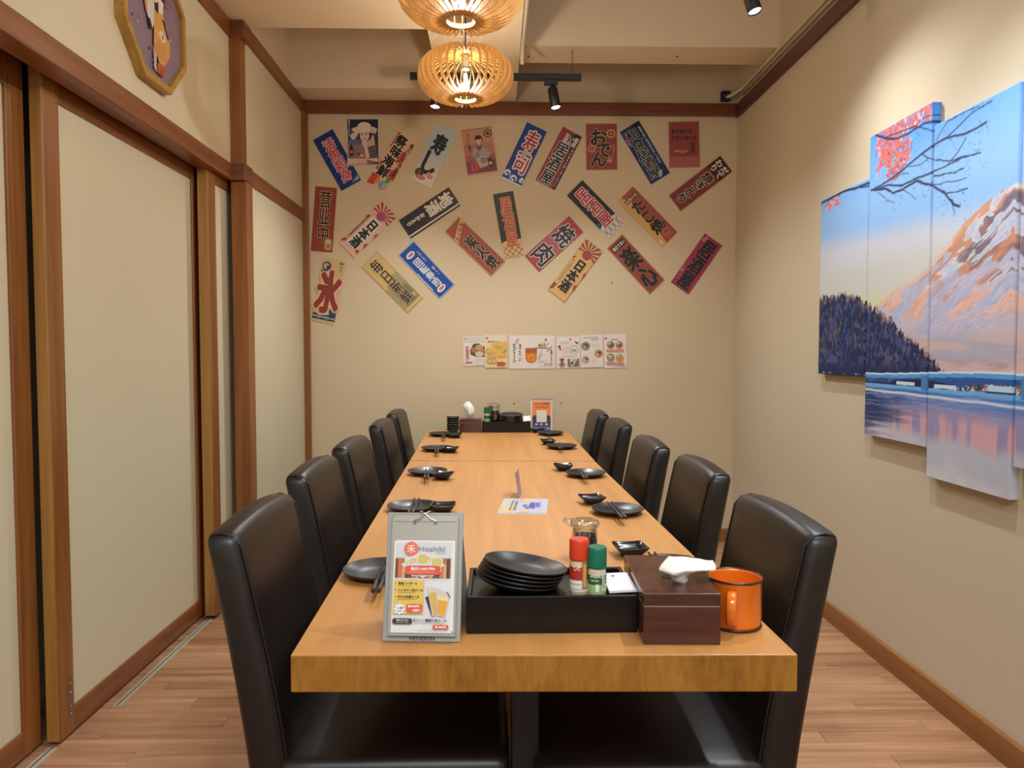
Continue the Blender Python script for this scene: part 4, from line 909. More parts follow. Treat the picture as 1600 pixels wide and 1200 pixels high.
# second track above the right side of the room
RX = .985
tr2 = MB().box(-.018, 1.1, -.016, .018, 3.02, .016, bev=.002).build('lighting_track', M_blk, None, loc=(RX, 0, 2.735)); tag(tr2, 'black ceiling track above the right side of the room, out of view over the spotlight', 'lighting track')
for wy in (1.3, 2.8):
    t = MB(); t.tube([(0, wy, .014), (0, wy, ZC - 2.735)], .0022, 6); t.build('hanging_wire', M_cable, tr2)
spot_head((RX, 2.93, 2.719), (RX + .36, 2.66, 1.2), 'black track spotlight at the top right, aimed at the mountain canvas', 136, 25, rotz=math.pi / 2)
spot_head((RX, 2.05, 2.719), (RX + .30, 2.0, .5), 'track spotlight over the canvas, above the picture edge', 116, 28, rotz=math.pi / 2)
spot_head((RX, 1.35, 2.719), (-.05, 1.30, .75), 'track spotlight above the picture edge, aimed at the near end of the table', 96, 24, rotz=math.pi / 2)
spot_head((RX, 1.72, 2.719), (-1.37, 2.75, .95), 'added unseen track spotlight above the picture edge, brightening the sliding doors', 96, 46, rotz=math.pi / 2)  # extra head out of view, added to brighten the sliding doors
# ================================================================== TABLE
ZT0 = .75
M_top = wood('table_veneer', (184, 126, 66), (204, 145, 82), 'Y', 26, .42, stretch=.05, coat=.04, warp=1.0)
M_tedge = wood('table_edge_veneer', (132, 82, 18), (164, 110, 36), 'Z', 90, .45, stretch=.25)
M_tleg = plain('table_leg_black', (34, 30, 30), .35, spec=.4)
def tabletop_from(q, name, parent, th=.062, edge=.006):
    P = [onz(*p, ZT0) for p in q]; o = Vector((sum(p.x for p in P) / 4, sum(p.y for p in P) / 4, 0))
    c = sum(P, Vector()) / 4
    mb = MB(); up = [p for p in P]; b = bmesh.new()
    lo = [b.verts.new((p.x, p.y, ZT0 - th)) for p in up]; hi = [b.verts.new((p.x, p.y, ZT0)) for p in up]
    b.faces.new(lo[::-1]); b.faces.new(hi)
    for i in range(4): b.faces.new((lo[i], lo[(i + 1) % 4], hi[(i + 1) % 4], hi[i]))
    bmesh.ops.recalc_face_normals(b, faces=list(b.faces)); bmesh.ops.bevel(b, geom=list(b.edges), offset=.0022, segments=2, profile=.5, affect='EDGES')
    for f in b.faces: f.material_index = 0
    mb.merge(b, M_top)
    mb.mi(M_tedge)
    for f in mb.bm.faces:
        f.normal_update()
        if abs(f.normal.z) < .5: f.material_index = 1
    return mb.build(name, None, parent)
tb = empty('dining_table', (0, 0, 0), 0, 'long honey-coloured wooden table in the foreground, its thick front edge facing us', 'table')
tabletop_from([(453.5, 1024), (1247, 1023), (930, 721), (640, 720)], 'tabletop', tb)
tb2 = empty('dining_table', (0, 0, 0), 0, 'shorter wooden table joined behind the long one, standing towards the back wall', 'table')
tabletop_from([(640.3, 719.2), (930, 720.2), (885, 672), (669, 672)], 'tabletop', tb2)
def legs(root, y0, y1, xc):
    for yy in (y0, y1):
        MB().box(xc - .028, yy - .028, .02, xc + .028, yy + .028, .66, bev=.004).build('leg_column', M_tleg, root)
        MB().box(xc - .27, yy - .035, 0, xc + .27, yy + .035, .028, bev=.006).build('foot_bar', M_tleg, root)
        MB().box(xc - .30, yy - .03, .66, xc + .30, yy + .03, .688, bev=.003).build('top_bar', M_tleg, root)
    MB().box(xc - .02, y0, .60, xc + .02, y1, .66, bev=.003).build('stretcher', M_tleg, root)
legs(tb, 1.47, 3.05, .058); legs(tb2, 3.55, 4.35, .015)

# ================================================================== CHAIRS
M_lea = plain('dark_leather', (29, 21, 18), .38, spec=.55, bump=.10, bscale=140, var=.22, vscale=7)
M_seam = plain('leather_seam', (26, 20, 18), .5)
M_legc = wood('chair_leg_wood', (36, 24, 20), (54, 38, 30), 'Z', 60, .4)
CW, CH = .425, .892
def lean(z):                           # backward lean of the backrest centre line, chair faces +X, back at x = 0
    return -.085 * max(0, (z - .40)) ** 1.25 / (.5 ** 1.25)
def soft_box(nx, ny, nz, f, r=.02):
    """closed rounded box grid mapped by f(u, v, w) with u, v, w in -1..1"""
    b = bmesh.new(); bmesh.ops.create_cube(b, size=2)
    bmesh.ops.bevel(b, geom=list(b.edges), offset=r, segments=3, profile=.5, affect='EDGES')
    return b
def chair_proto(loc):
    o = empty('dining_chair', loc, 0, 'x', 'chair', 'black leather chairs around the table')
    # backrest
    b = bmesh.new(); bmesh.ops.create_cube(b, size=1)
    z0, z1 = .36, CH
    for v in b.verts: v.co = Vector((v.co.x * .078, v.co.y * CW, (z0 + z1) / 2 + v.co.z * (z1 - z0)))
    bmesh.ops.bevel(b, geom=[e for e in b.edges], offset=.024, segments=4, profile=.5, affect='EDGES')
    for k in range(1, 9):
        bmesh.ops.bisect_plane(b, geom=list(b.verts) + list(b.edges) + list(b.faces), plane_co=(0, 0, z0 + (z1 - z0) * k / 9), plane_no=(0, 0, 1))
    for k in range(1, 6):
        bmesh.ops.bisect_plane(b, geom=list(b.verts) + list(b.edges) + list(b.faces), plane_co=(0, -CW / 2 + CW * k / 6, 0), plane_no=(0, 1, 0))
    def shape(c):
        x, y, z = c; q = (z - z0) / (z1 - z0); s = 1 - .22 * max(0, q - .3)
        puff = .010 * (1 - (2 * y / CW) ** 2) * math.sin(math.pi * min(1, max(0, q)))
        return Vector((x * s + lean(z) + (puff if x > 0 else -puff * .4), y * (1 - .03 * (1 - q)), z + (.012 * (1 - (2 * y / CW) ** 2) if q > .8 else 0)))
    for v in b.verts: v.co = shape(v.co)
    mb = MB(); mb.merge(b, smooth=True); br = mb.build('backrest', M_lea, o)
    for s_ in (1, -1):
        t = MB(); y = s_ * (CW / 2 - .012)
        path = [shape(Vector((.0385, y, z0 + .03 + (z1 - z0 - .055) * i / 12))) for i in range(13)] + [shape(Vector((.026, y, z1 - .006))), shape(Vector((.0, y, z1 + .0))), shape(Vector((-.026, y, z1 - .006)))]
        t.tube(path, .0022, 6); t.build('piping', M_seam, br)
    # seat
    b = bmesh.new(); bmesh.ops.create_cube(b, size=1)
    for v in b.verts: v.co = Vector((.245 + v.co.x * .46, v.co.y * CW, .380 + v.co.z * .125))
    bmesh.ops.bevel(b, geom=list(b.edges), offset=.026, segments=4, profile=.5, affect='EDGES')
    for k in range(1, 6):
        bmesh.ops.bisect_plane(b, geom=list(b.verts) + list(b.edges) + list(b.faces), plane_co=(.015 + .46 * k / 6, 0, 0), plane_no=(1, 0, 0))
        bmesh.ops.bisect_plane(b, geom=list(b.verts) + list(b.edges) + list(b.faces), plane_co=(0, -CW / 2 + CW * k / 6, 0), plane_no=(0, 1, 0))
    for v in b.verts:
        if v.co.z > .415: v.co.z += .014 * (1 - ((v.co.x - .245) / .25) ** 2) * (1 - (2 * v.co.y / CW) ** 2)
    mb = MB(); mb.merge(b, smooth=True); st = mb.build('seat', M_lea, o)
    t = MB(); e = CW / 2 - .004
    t.tube([(.03, -e, .420), (.46, -e, .420), (.472, -e + .02, .420), (.472, e - .02, .420), (.46, e, .420), (.03, e, .420)], .0024, 6); t.build('piping', M_seam, st)
    for sx, sy in ((0, 1), (0, -1), (1, 1), (1, -1)):
        x = .0 if sx == 0 else .445; y = sy * (CW / 2 - .026); q = -.03 if sx == 0 else .0
        m = MB(); m.prism([(x - .018, y - .018, .37), (x + .018, y - .018, .37), (x + .018, y + .018, .37), (x - .018, y + .018, .37)], (0, 0, .001))
        m.bm.clear()
        a = [(x - .02, y - .02, .365), (x + .02, y - .02, .365), (x + .02, y + .02, .365), (x - .02, y + .02, .365)]; c = [(x + q - .014, y - .014, 0), (x + q + .014, y - .014, 0), (x + q + .014, y + .014, 0), (x + q - .014, y + .014, 0)]
        m.raw(a + c, [(0, 1, 2, 3), (7, 6, 5, 4), (0, 4, 5, 1), (1, 5, 6, 2), (2, 6, 7, 3), (3, 7, 4, 0)]); m.build('leg', M_legc, o)
    return o
# rows: far-side corner pixel rows give the distance of each chair
ORD = ['nearest', 'second', 'third', 'fourth', 'farthest']
LY = [1.62, 2.285, 2.88, 3.68, 4.30]; LXO = [-.535, -.572, -.572, -.578, -.588]
RY = [1.59, 2.28, 2.87, 3.68, 4.25]; RXO = [.632, .648, .615, .622, .600]
proto = chair_proto((0, 0, 0)); used = False
for side, ys, xs in (('left', LY, LXO), ('right', RY, RXO)):
    for i, (yy, xx) in enumerate(zip(ys, xs)):
        c = proto if not used else copy_tree(proto); used = True
        # xx: outer face of the back at the top
        dx = .085 + .033
        if side == 'left': c.location = (xx - .033 + dx, yy, 0); c.rotation_euler = (0, 0, random.uniform(-.012, .012))
        else: c.location = (xx + .033 - dx, yy, 0); c.rotation_euler = (0, 0, math.pi + random.uniform(-.012, .012))
        c['label'] = 'black leather dining chair, %s from us on the %s side of the table' % (ORD[i], side)

# ================================================================== TABLEWARE
M_bk = plain('matt_black_ceramic', (34, 33, 35), .32, spec=.5, bump=.04, bscale=300)
M_bk2 = plain('glossy_black_ceramic', (24, 23, 25), .16, spec=.5)
M_chop = plain('black_lacquer', (24, 21, 21), .5)
M_dot = plain('chopstick_pattern', (84, 78, 74), .4)
def plate_mesh(r=.080):
    p = [(0, .003), (r * .50, .003), (r * .66, .006), (r * .86, .0125), (r * .975, .0175), (r, .0185), (r, .0165), (r * .97, .0145), (r * .86, .0085), (r * .64, .0015), (r * .52, 0), (0, 0)]
    return MB().lathe(p, 48)
plate0 = plate_mesh().build('dinner_plate', M_bk)
def plate(loc, label, group, rot=None, scale=1):
    global plate0
    if plate0 is not None: o = plate0; plate0 = None; plate.src = o
    else: o = plate.src.copy(); link(o)
    o.location = loc
    if rot is not None: o.rotation_euler = rot
    o.scale = (scale,) * 3
    return tag(o, label, 'plate', group)
def dish_bm(w=.080, h=.030):
    b = MB(); n = 12; rings = []
    def ring(s, z, up, rnd):
        R = []
        for i in range(4 * n):
            a = 2 * math.pi * (i + .5) / (4 * n); cx, sy = math.cos(a), math.sin(a); k = max(abs(cx), abs(sy)); sq = (cx / k, sy / k); x = sq[0] * (1 - rnd) + cx * rnd; y = sq[1] * (1 - rnd) + sy * rnd
            cor = (abs(sq[0]) * abs(sq[1])) ** 3
            R.append((x * s, y * s, z + up * cor))
        return R
    prof = [(.020, .0, 0, .35), (.023, .004, 0, .3), (.032, .014, .001, .15), (w / 2, .024, .003, .16), (w / 2 - .003, .0255, .003, .16), (.030, .015, .001, .15), (.020, .008, 0, .3), (.001, .007, 0, 1)]
    V = []; F = []
    for s, z, u, r in prof: V += ring(s, z, u, r)
    N = 4 * n
    for k in range(len(prof) - 1):
        for i in range(N): F.append((k * N + i, k * N + (i + 1) % N, (k + 1) * N + (i + 1) % N, (k + 1) * N + i))
    F.append(tuple(range(N))[::-1]); F.append(tuple(range((len(prof) - 1) * N, len(prof) * N)))
    return b.raw(V, F, smooth=True)
dish0 = dish_bm().build('sauce_dish', M_bk2)
def dish(loc, label, group, rz=0, scale=1):
    global dish0
    if dish0 is not None: o = dish0; dish0 = None; dish.src = o
    else: o = dish.src.copy(); link(o)
    o.location = loc; o.rotation_euler = (0, 0, rz); o.scale = (scale,) * 3
    return tag(o, label, 'dish', group)
def chopstick(p0, p1, label):
    """p0 thick end, p1 tip"""
    p0, p1 = Vector(p0), Vector(p1); d = p1 - p0; L = d.length; d.normalize()
    o = empty('chopstick', p0, 0, label, 'chopstick', 'black chopsticks laid on the plates')
    M = d.to_track_quat('Z', 'Y').to_matrix().to_4x4(); M.translation = p0; o.matrix_world = M
    t = MB(); t.tube([(0, 0, 0), (0, 0, .002), (0, 0, L * .5), (0, 0, L)], [.0034, .0044, .0040, .0024], 8); b = t.build('shaft', M_chop, o)
    for k in range(5):
        MB().lathe([(.0044, .012 + .011 * k), (.0047, .014 + .011 * k), (.0047, .017 + .011 * k), (.0044, .019 + .011 * k)], 8).build('pattern_ring', M_dot, o)
PL = dict(L1=(593, 899), L2=(645, 797), L3=(668, 741), L4=(683, 704), L5=(691, 681), R1=(1050, 893), R2=(965, 802), R3=(915, 744), R4=(877, 700.5), R5=(860, 679.5))
DI = dict(L1=(662, 905), L2=(692, 800), L3=(692, 749), L4=(704, 707), L5=(711, 684), R1=(985, 868), R2=(925, 787), R3=(880, 735), R4=(856, 694.5), R5=(840, 675.5))
CHP = dict(L1=((604, 878), (589, 918)), L2=((651, 779), (641, 801)), L3=((670, 727), (664, 754)), L4=((685, 694), (681, 711)), L5=((693, 674), (693, 687)), R1=((1020, 866), (1052, 905)), R2=((949, 781), (980, 813)), R3=((902, 729), (919, 751)), R4=((870, 690), (878, 703)), R5=((855, 670), (859, 682)))
for k in PL:
    side = 'left' if k[0] == 'L' else 'right'; i = int(k[1]) - 1; w = ORD[i]
    p = onz(*PL[k], ZT0); plate((p.x, p.y, ZT0), 'round black plate laid for the %s seat on the %s side' % (w, side), 'black plates at the seats')
    q = onz(*DI[k], ZT0); dish((q.x, q.y, ZT0), 'square black sauce dish by the %s plate on the %s side' % (w, side), 'square sauce dishes at the seats', {'L': -.1, 'R': .1}[k[0]] + .12 * math.sin(i * 2.1))
    a = onz(*CHP[k][0], ZT0 + .022); b = onz(*CHP[k][1], ZT0 + .024)
    d = (b - a).normalized(); L = .225; c = (a + b) / 2; a, b = c - d * L / 2, c + d * L / 2; a.z = b.z = ZT0 + .0225; n = Vector((-d.y, d.x, 0)) * .0055
    for s_, nm in ((1, 'left'), (-1, 'right')):
        # n points to the left when looking along the direction towards us -> sort by x
        g = n * s_ if (n.x < 0) else -n * s_
        chopstick(b + g, a + g * 1.3, 'black chopstick on the %s plate of the %s side, %s one of the pair' % (w, side, nm))
# ================================================================== NEAR END OF THE TABLE
M_tray = plain('black_lacquer_tray', (18, 11, 9), .30, spec=.3)
M_box = wood('dark_red_wood', (54, 26, 20), (88, 46, 34), 'X', 60, .25, stretch=.08, coat=.3)
def tray(loc, w, d, h, rz, label, nw=1):
    o = empty('condiment_tray', loc, rz, label, 'tray')
    t = .008
    MB().box(-w / 2 + .001, .001, 0, w / 2 - .001, d - .001, h - .010).build('base', M_tray, o)
    MB().box(-w / 2, 0, 0, w / 2, t, h, bev=.0015).build('front_wall', M_tray, o)
    MB().box(-w / 2, d - t, 0, w / 2, d, h, bev=.0015).build('back_wall', M_tray, o)
    for s_ in (-1, 1): MB().box(s_ * (w / 2 - t / 2) - t / 2, t, 0, s_ * (w / 2 - t / 2) + t / 2, d - t, h, bev=.0015).build('side_wall', M_tray, o)
    return o
TY = 1.268
tray((.098, TY, ZT0), .300, .175, .066, 0, 'long black lacquered tray in front, holding plates and spice jars')
# tilted pile of plates in the tray
ax = Vector((math.sin(math.radians(9)), math.sin(math.radians(3)), math.cos(math.radians(9)))).normalized()
qr = ax.to_track_quat('Z', 'Y').to_euler()
ct = ony(822, 878, 1.352)
nm = ['top plate', 'second plate', 'third plate', 'fourth plate', 'fifth plate', 'sixth plate', 'seventh plate']
for i in range(5):
    c = ct - ax * (.0185 + .0068 * i) + Vector((-.0030 * i, 0, 0))
    plate(c, 'black plate in the tilted pile in the front tray, %s' % nm[i], 'tilted pile of plates in the front tray', qr, .975)
# spice jars
def jar(name, base, r, h, cap_h, cap_c, lab, label, rz=0, txt=None, lo=(226, 220, 210)):
    o = empty(name, base, rz, label, 'jar')
    cb = h - cap_h
    MB().lathe([(0, 0), (r * .9, 0), (r, .003), (r, cb - .010), (r * .92, cb - .003), (r * .86, cb), (0, cb)], 28).build('bottle', plain('jar_glass_' + name, (206, 190, 160), .12, spec=.5), o)
    MB().lathe([(0, cb - .001), (r * 1.02, cb - .001), (r * 1.04, cb + .002), (r * 1.04, h - .004), (r * 1.03, h - .0025), (r * .96, h - .0004), (r * .95, h), (r * .94, h), (0, h)], 32).build('cap', plain('jar_cap_' + name, cap_c, .38, spec=.4), o)
    l = MB(); z0, zm, z1 = .010, cb * .46, cb - .012
    l.lathe([(r + .0004, zm), (r + .0004, z1)], 32, m=plain('jar_label_' + name, lab, .4)); l.lathe([(r + .0004, z0), (r + .0004, zm)], 32, m=plain('jar_label_low_' + name, lo, .4)); lb = l.build('paper_label', None, o, norm=False)
    def wrap(tx, aw, z0, z1, c, a0=-90, off=.02):
        V, F = glyph(tx, off)
        if not len(V): return
        mn, mx = V.min(0), V.max(0); m = MB(); V2 = []
        for v in V:
            a = math.radians(a0 + aw * ((v[0] - mn[0]) / (mx[0] - mn[0]) - .5)); z = z0 + (z1 - z0) * (v[1] - mn[1]) / (mx[1] - mn[1]); V2.append(((r + .0009) * math.cos(a), (r + .0009) * math.sin(a), z))
        m.raw(V2, F).build('lettering', ink(c), lb, norm=False)
    def strip(aw, z0, z1, c, a0, rr=.0007):
        m = MB(); n = 6; V = []
        for i in range(n + 1):
            a = math.radians(a0 + aw * (i / n - .5)); V += [((r + rr) * math.cos(a), (r + rr) * math.sin(a), z0), ((r + rr) * math.cos(a), (r + rr) * math.sin(a), z1)]
        m.raw(V, [(2 * i, 2 * i + 2, 2 * i + 3, 2 * i + 1) for i in range(n)], smooth=True).build('label_print', ink(c), lb, norm=False)
    return o, wrap, strip, (z0, zm, z1)
p = ony(905, 925, TY + .036); 
o, wr, st, zz = jar('chilli_pepper_jar', (p.x, TY + .038, ZT0 + .0562), .0172, .102, .036, (214, 62, 36), (176, 42, 32), 'small glass spice jar with a red cap in the front tray')
wr('七味', 46, .048, .060, (236, 222, 200), -110); st(34, .014, .066, (168, 110, 60), -62); st(20, .018, .060, (206, 160, 100), -62, .0008)
for i in range(3): st(70, .014 + .009 * i, .0148 + .009 * i, (110, 100, 96), -122, .0008)
p = ony(932, 927, TY + .033)
o, wr, st, zz = jar('sansho_pepper_jar', (p.x, TY + .0285, ZT0 + .0562), .0166, .090, .036, (16, 110, 84), (28, 92, 56), 'small glass spice jar with a green cap beside the red capped one in front', lo=(150, 186, 120))
wr('S&B', 40, .0465, .053, (226, 222, 210), -128); wr('SANSHO', 74, .0375, .0445, (232, 228, 216), -105); wr('PEPPER', 50, .031, .034, (210, 220, 200), -110); st(26, .014, .048, (206, 206, 196), -52); wr('山椒', 14, .018, .044, (70, 110, 80), -52); st(22, .013, .026, (226, 226, 210), -95)
# white card standing in the tray
a, b, c, d = ony(946, 899, TY + .115), ony(984, 897, TY + .115), ony(991, 925, TY + .014), ony(945, 927, TY + .014)
o, S = sheet_thing('napkin_packet', a, b, c, d, (226, 224, 232), 'small white packet lying aslant in the front tray beside the green jar', 'packet', t=.004)
S.poly([(.30, .16), (.46, .14), (.40, .26)], (84, 96, 170)); S.finish(o)
# soy sauce jug
M_glass = clear('clear_glass', (.97, .98, .97), .24, .02)
M_soy = plain('soy_sauce', (22, 12, 8), .15, spec=.5)
def soy_jug(loc, s, rz, label):
    o = empty('soy_sauce_jug', loc, rz, label, 'jug')
    MB().lathe([(0, .002 * s), (.026 * s, .002 * s), (.028 * s, .006 * s), (.0275 * s, .060 * s), (0, .060 * s)], 28).build('soy_sauce', M_soy, o)
    MB().lathe([(0, 0), (.029 * s, 0), (.031 * s, .004 * s), (.0305 * s, .060 * s), (.028 * s, .078 * s), (.027 * s, .082 * s), (.025 * s, .082 * s), (.026 * s, .076 * s), (.0285 * s, .060 * s)], 32).build('glass_body', M_glass, o)
    MB().lathe([(.0272 * s, .078 * s), (.034 * s, .082 * s), (.035 * s, .088 * s), (.033 * s, .094 * s), (.022 * s, .098 * s), (.018 * s, .094 * s), (.014 * s, .096 * s), (0, .097 * s)], 32).build('lid', M_glass, o)
    sp = MB(); sp.tube([(-.028 * s, 0, .088 * s), (-.040 * s, 0, .091 * s), (-.050 * s, 0, .097 * s)], [.011 * s, .008 * s, .005 * s], 10); sp.build('spout', M_glass, o)
    return o
p = onz(913, 878, ZT0)
soy_jug((p.x + .003, p.y + .02, ZT0), 1.0, 0, 'clear glass soy sauce jug with spout behind the red capped jar')
# tissue box
def tissue_box(loc, w, d, h, rz, label):
    o = empty('tissue_box', loc, rz, label, 'tissue box')
    MB().box(-w / 2, 0, 0, w / 2, d, h * .735, bev=.0012).build('box_body', M_box, o)
    MB().box(-w / 2, 0, h * .755, w / 2, d, h, bev=.0016).build('lid', M_box, o)
    MB().box(-w / 2 + .002, .002, h * .73, w / 2 - .002, d - .002, h * .76).build('lid_joint', plain('joint_highlight', (176, 150, 128), .35), o)  # joint strip, its pale colour a painted highlight along the lid line
    pr = [(.017 * math.cos(i * math.pi / 12), .012 * math.sin(i * math.pi / 12)) for i in range(24)]
    MB().prism([(x, d * .40 + y, h - .0005) for x, y in pr], (0, 0, .0012)).build('tissue_slot', plain('slot_black', (20, 14, 12), .7), o)
    return o
TBL = onz(1005, 1007, ZT0); TBR = onz(1126, 1008, ZT0)
TW = (TBR - TBL).length; TH = .0875; TD = .235
trz = math.atan2(TBR.y - TBL.y, TBR.x - TBL.x) + .01
tissue_box(((TBL.x + TBR.x) / 2, (TBL.y + TBR.y) / 2, ZT0), TW, TD, TH, trz, 'dark red wooden tissue box at the near right of the table')
M_tis = plain('tissue_white', (232, 228, 222), .9, spec=.1)
def tissue(rows, name, label, sub=6, th=.0006):
    """rows: list of point rows spanning a crumpled sheet"""
    G = []; n = len(rows); m = len(rows[0]); V = []; F = []
    R = [[Vector(p) for p in r] for r in rows]
    NS = (n - 1) * sub + 1; MS = (m - 1) * sub + 1
    def cr(p0, p1, p2, p3, t): return .5 * ((2 * p1) + (-p0 + p2) * t + (2 * p0 - 5 * p1 + 4 * p2 - p3) * t * t + (-p0 + 3 * p1 - 3 * p2 + p3) * t ** 3)
    def row(r, t):
        i = min(int(t), len(r) - 2); f = t - i; return cr(r[max(i - 1, 0)], r[i], r[i + 1], r[min(i + 2, len(r) - 1)], f)
    c = sum((p for r in R for p in r), Vector()) / (n * m)
    for a in range(NS):
        for b in range(MS):
            col = [row(r, b / sub) for r in R]; p = row(col, a / sub)
            p = p + Vector((1, 1, 1)) * .0018 * (mnoise.noise(p * 60) ); V.append(p - c)
    for a in range(NS - 1):
        for b in range(MS - 1): F.append((a * MS + b, a * MS + b + 1, (a + 1) * MS + b + 1, (a + 1) * MS + b))
    o = MB().raw(V, F, smooth=True).build(name, M_tis, None, loc=c)
    sm = o.modifiers.new('thick', 'SOLIDIFY'); sm.thickness = th
    return tag(o, label, 'tissue')
def P(x, y, Y): return ony(x, y, Y)
zs = ZT0 + TH + .001
sl = onz(1064, 907, zs)
tissue([[sl + Vector((-.012, .0, -.004)), sl + Vector((-.004, -.008, -.004)), sl + Vector((.005, -.008, -.004)), sl + Vector((.012, 0, -.004))],
        [P(1045, 899, sl.y - .004), P(1056, 903, sl.y - .020), P(1070, 900, sl.y - .020), P(1080, 896, sl.y - .002)],
        [P(1029, 889, sl.y + .01), P(1052, 892, sl.y - .028), P(1084, 889, sl.y - .026), P(1117, 891, sl.y - .01)],
        [P(1046, 868, sl.y + .035), P(1068, 870, sl.y + .03), P(1092, 873, sl.y + .03), P(1114, 876, sl.y + .03)]], 'tissue', 'white tissue sticking up out of the near tissue box')
# orange enamel mug
def mug():
    c = Vector((.431, 1.305, ZT0)); o = empty('enamel_mug', c, 0, 'orange enamel mug with a dark rim beside the near tissue box', 'mug')
    M_or = plain('orange_enamel', (222, 112, 26), .18, spec=.5, coat=.4); M_rim = plain('dark_enamel_rim', (54, 34, 30), .2)
    r, h = .0475, .088
    MB().lathe([(0, .002), (r * .90, .002), (r * .965, .004), (r * .985, .010), (r, .02), (r, h - .003), (r * 1.03, h - .001), (r * 1.03, h + .001), (r * .97, h), (r * .96, h - .004), (r * .955, .012), (r * .9, .006), (0, .0055)], 56).build('body', M_or, o)
    t = MB(); t.tube([(r * 1.02 * math.cos(a), r * 1.02 * math.sin(a), h) for a in [2 * math.pi * i / 56 for i in range(56)]], .0021, 8, closed=True); t.build('rim', M_rim, o)
    t = MB(); t.tube([(r * .985 * math.cos(a), r * .985 * math.sin(a), .004) for a in [2 * math.pi * i / 56 for i in range(56)]], .0018, 6, closed=True); t.build('foot_ring', M_rim, o)
    a = math.radians(-112); d = Vector((math.cos(a), math.sin(a), 0)); hb = MB(); pts = []
    for x, z in ((r * .96, .072), (r + .010, .0755), (r + .022, .071), (r + .029, .058), (r + .029, .044), (r + .023, .030), (r + .013, .019), (r * .97, .013)): pts.append(d * x + Vector((0, 0, z)))
    n = Vector((-d.y, d.x, 0)); V = []; F = []
    for i, p in enumerate(pts):
        t_ = (pts[min(i + 1, 7)] - pts[max(i - 1, 0)]).normalized(); u = n.cross(t_)
        for k in range(10):
            q = 2 * math.pi * k / 10; V.append(p + n * .0085 * math.cos(q) + u * .0028 * math.sin(q))
    for i in range(7):
        for k in range(10): F.append((i * 10 + k, i * 10 + (k + 1) % 10, (i + 1) * 10 + (k + 1) % 10, (i + 1) * 10 + k))
    F += [tuple(range(10))[::-1], tuple(range(70, 80))]
    hb.raw(V, F, smooth=True); hb.build('handle', M_or, o)
mug()

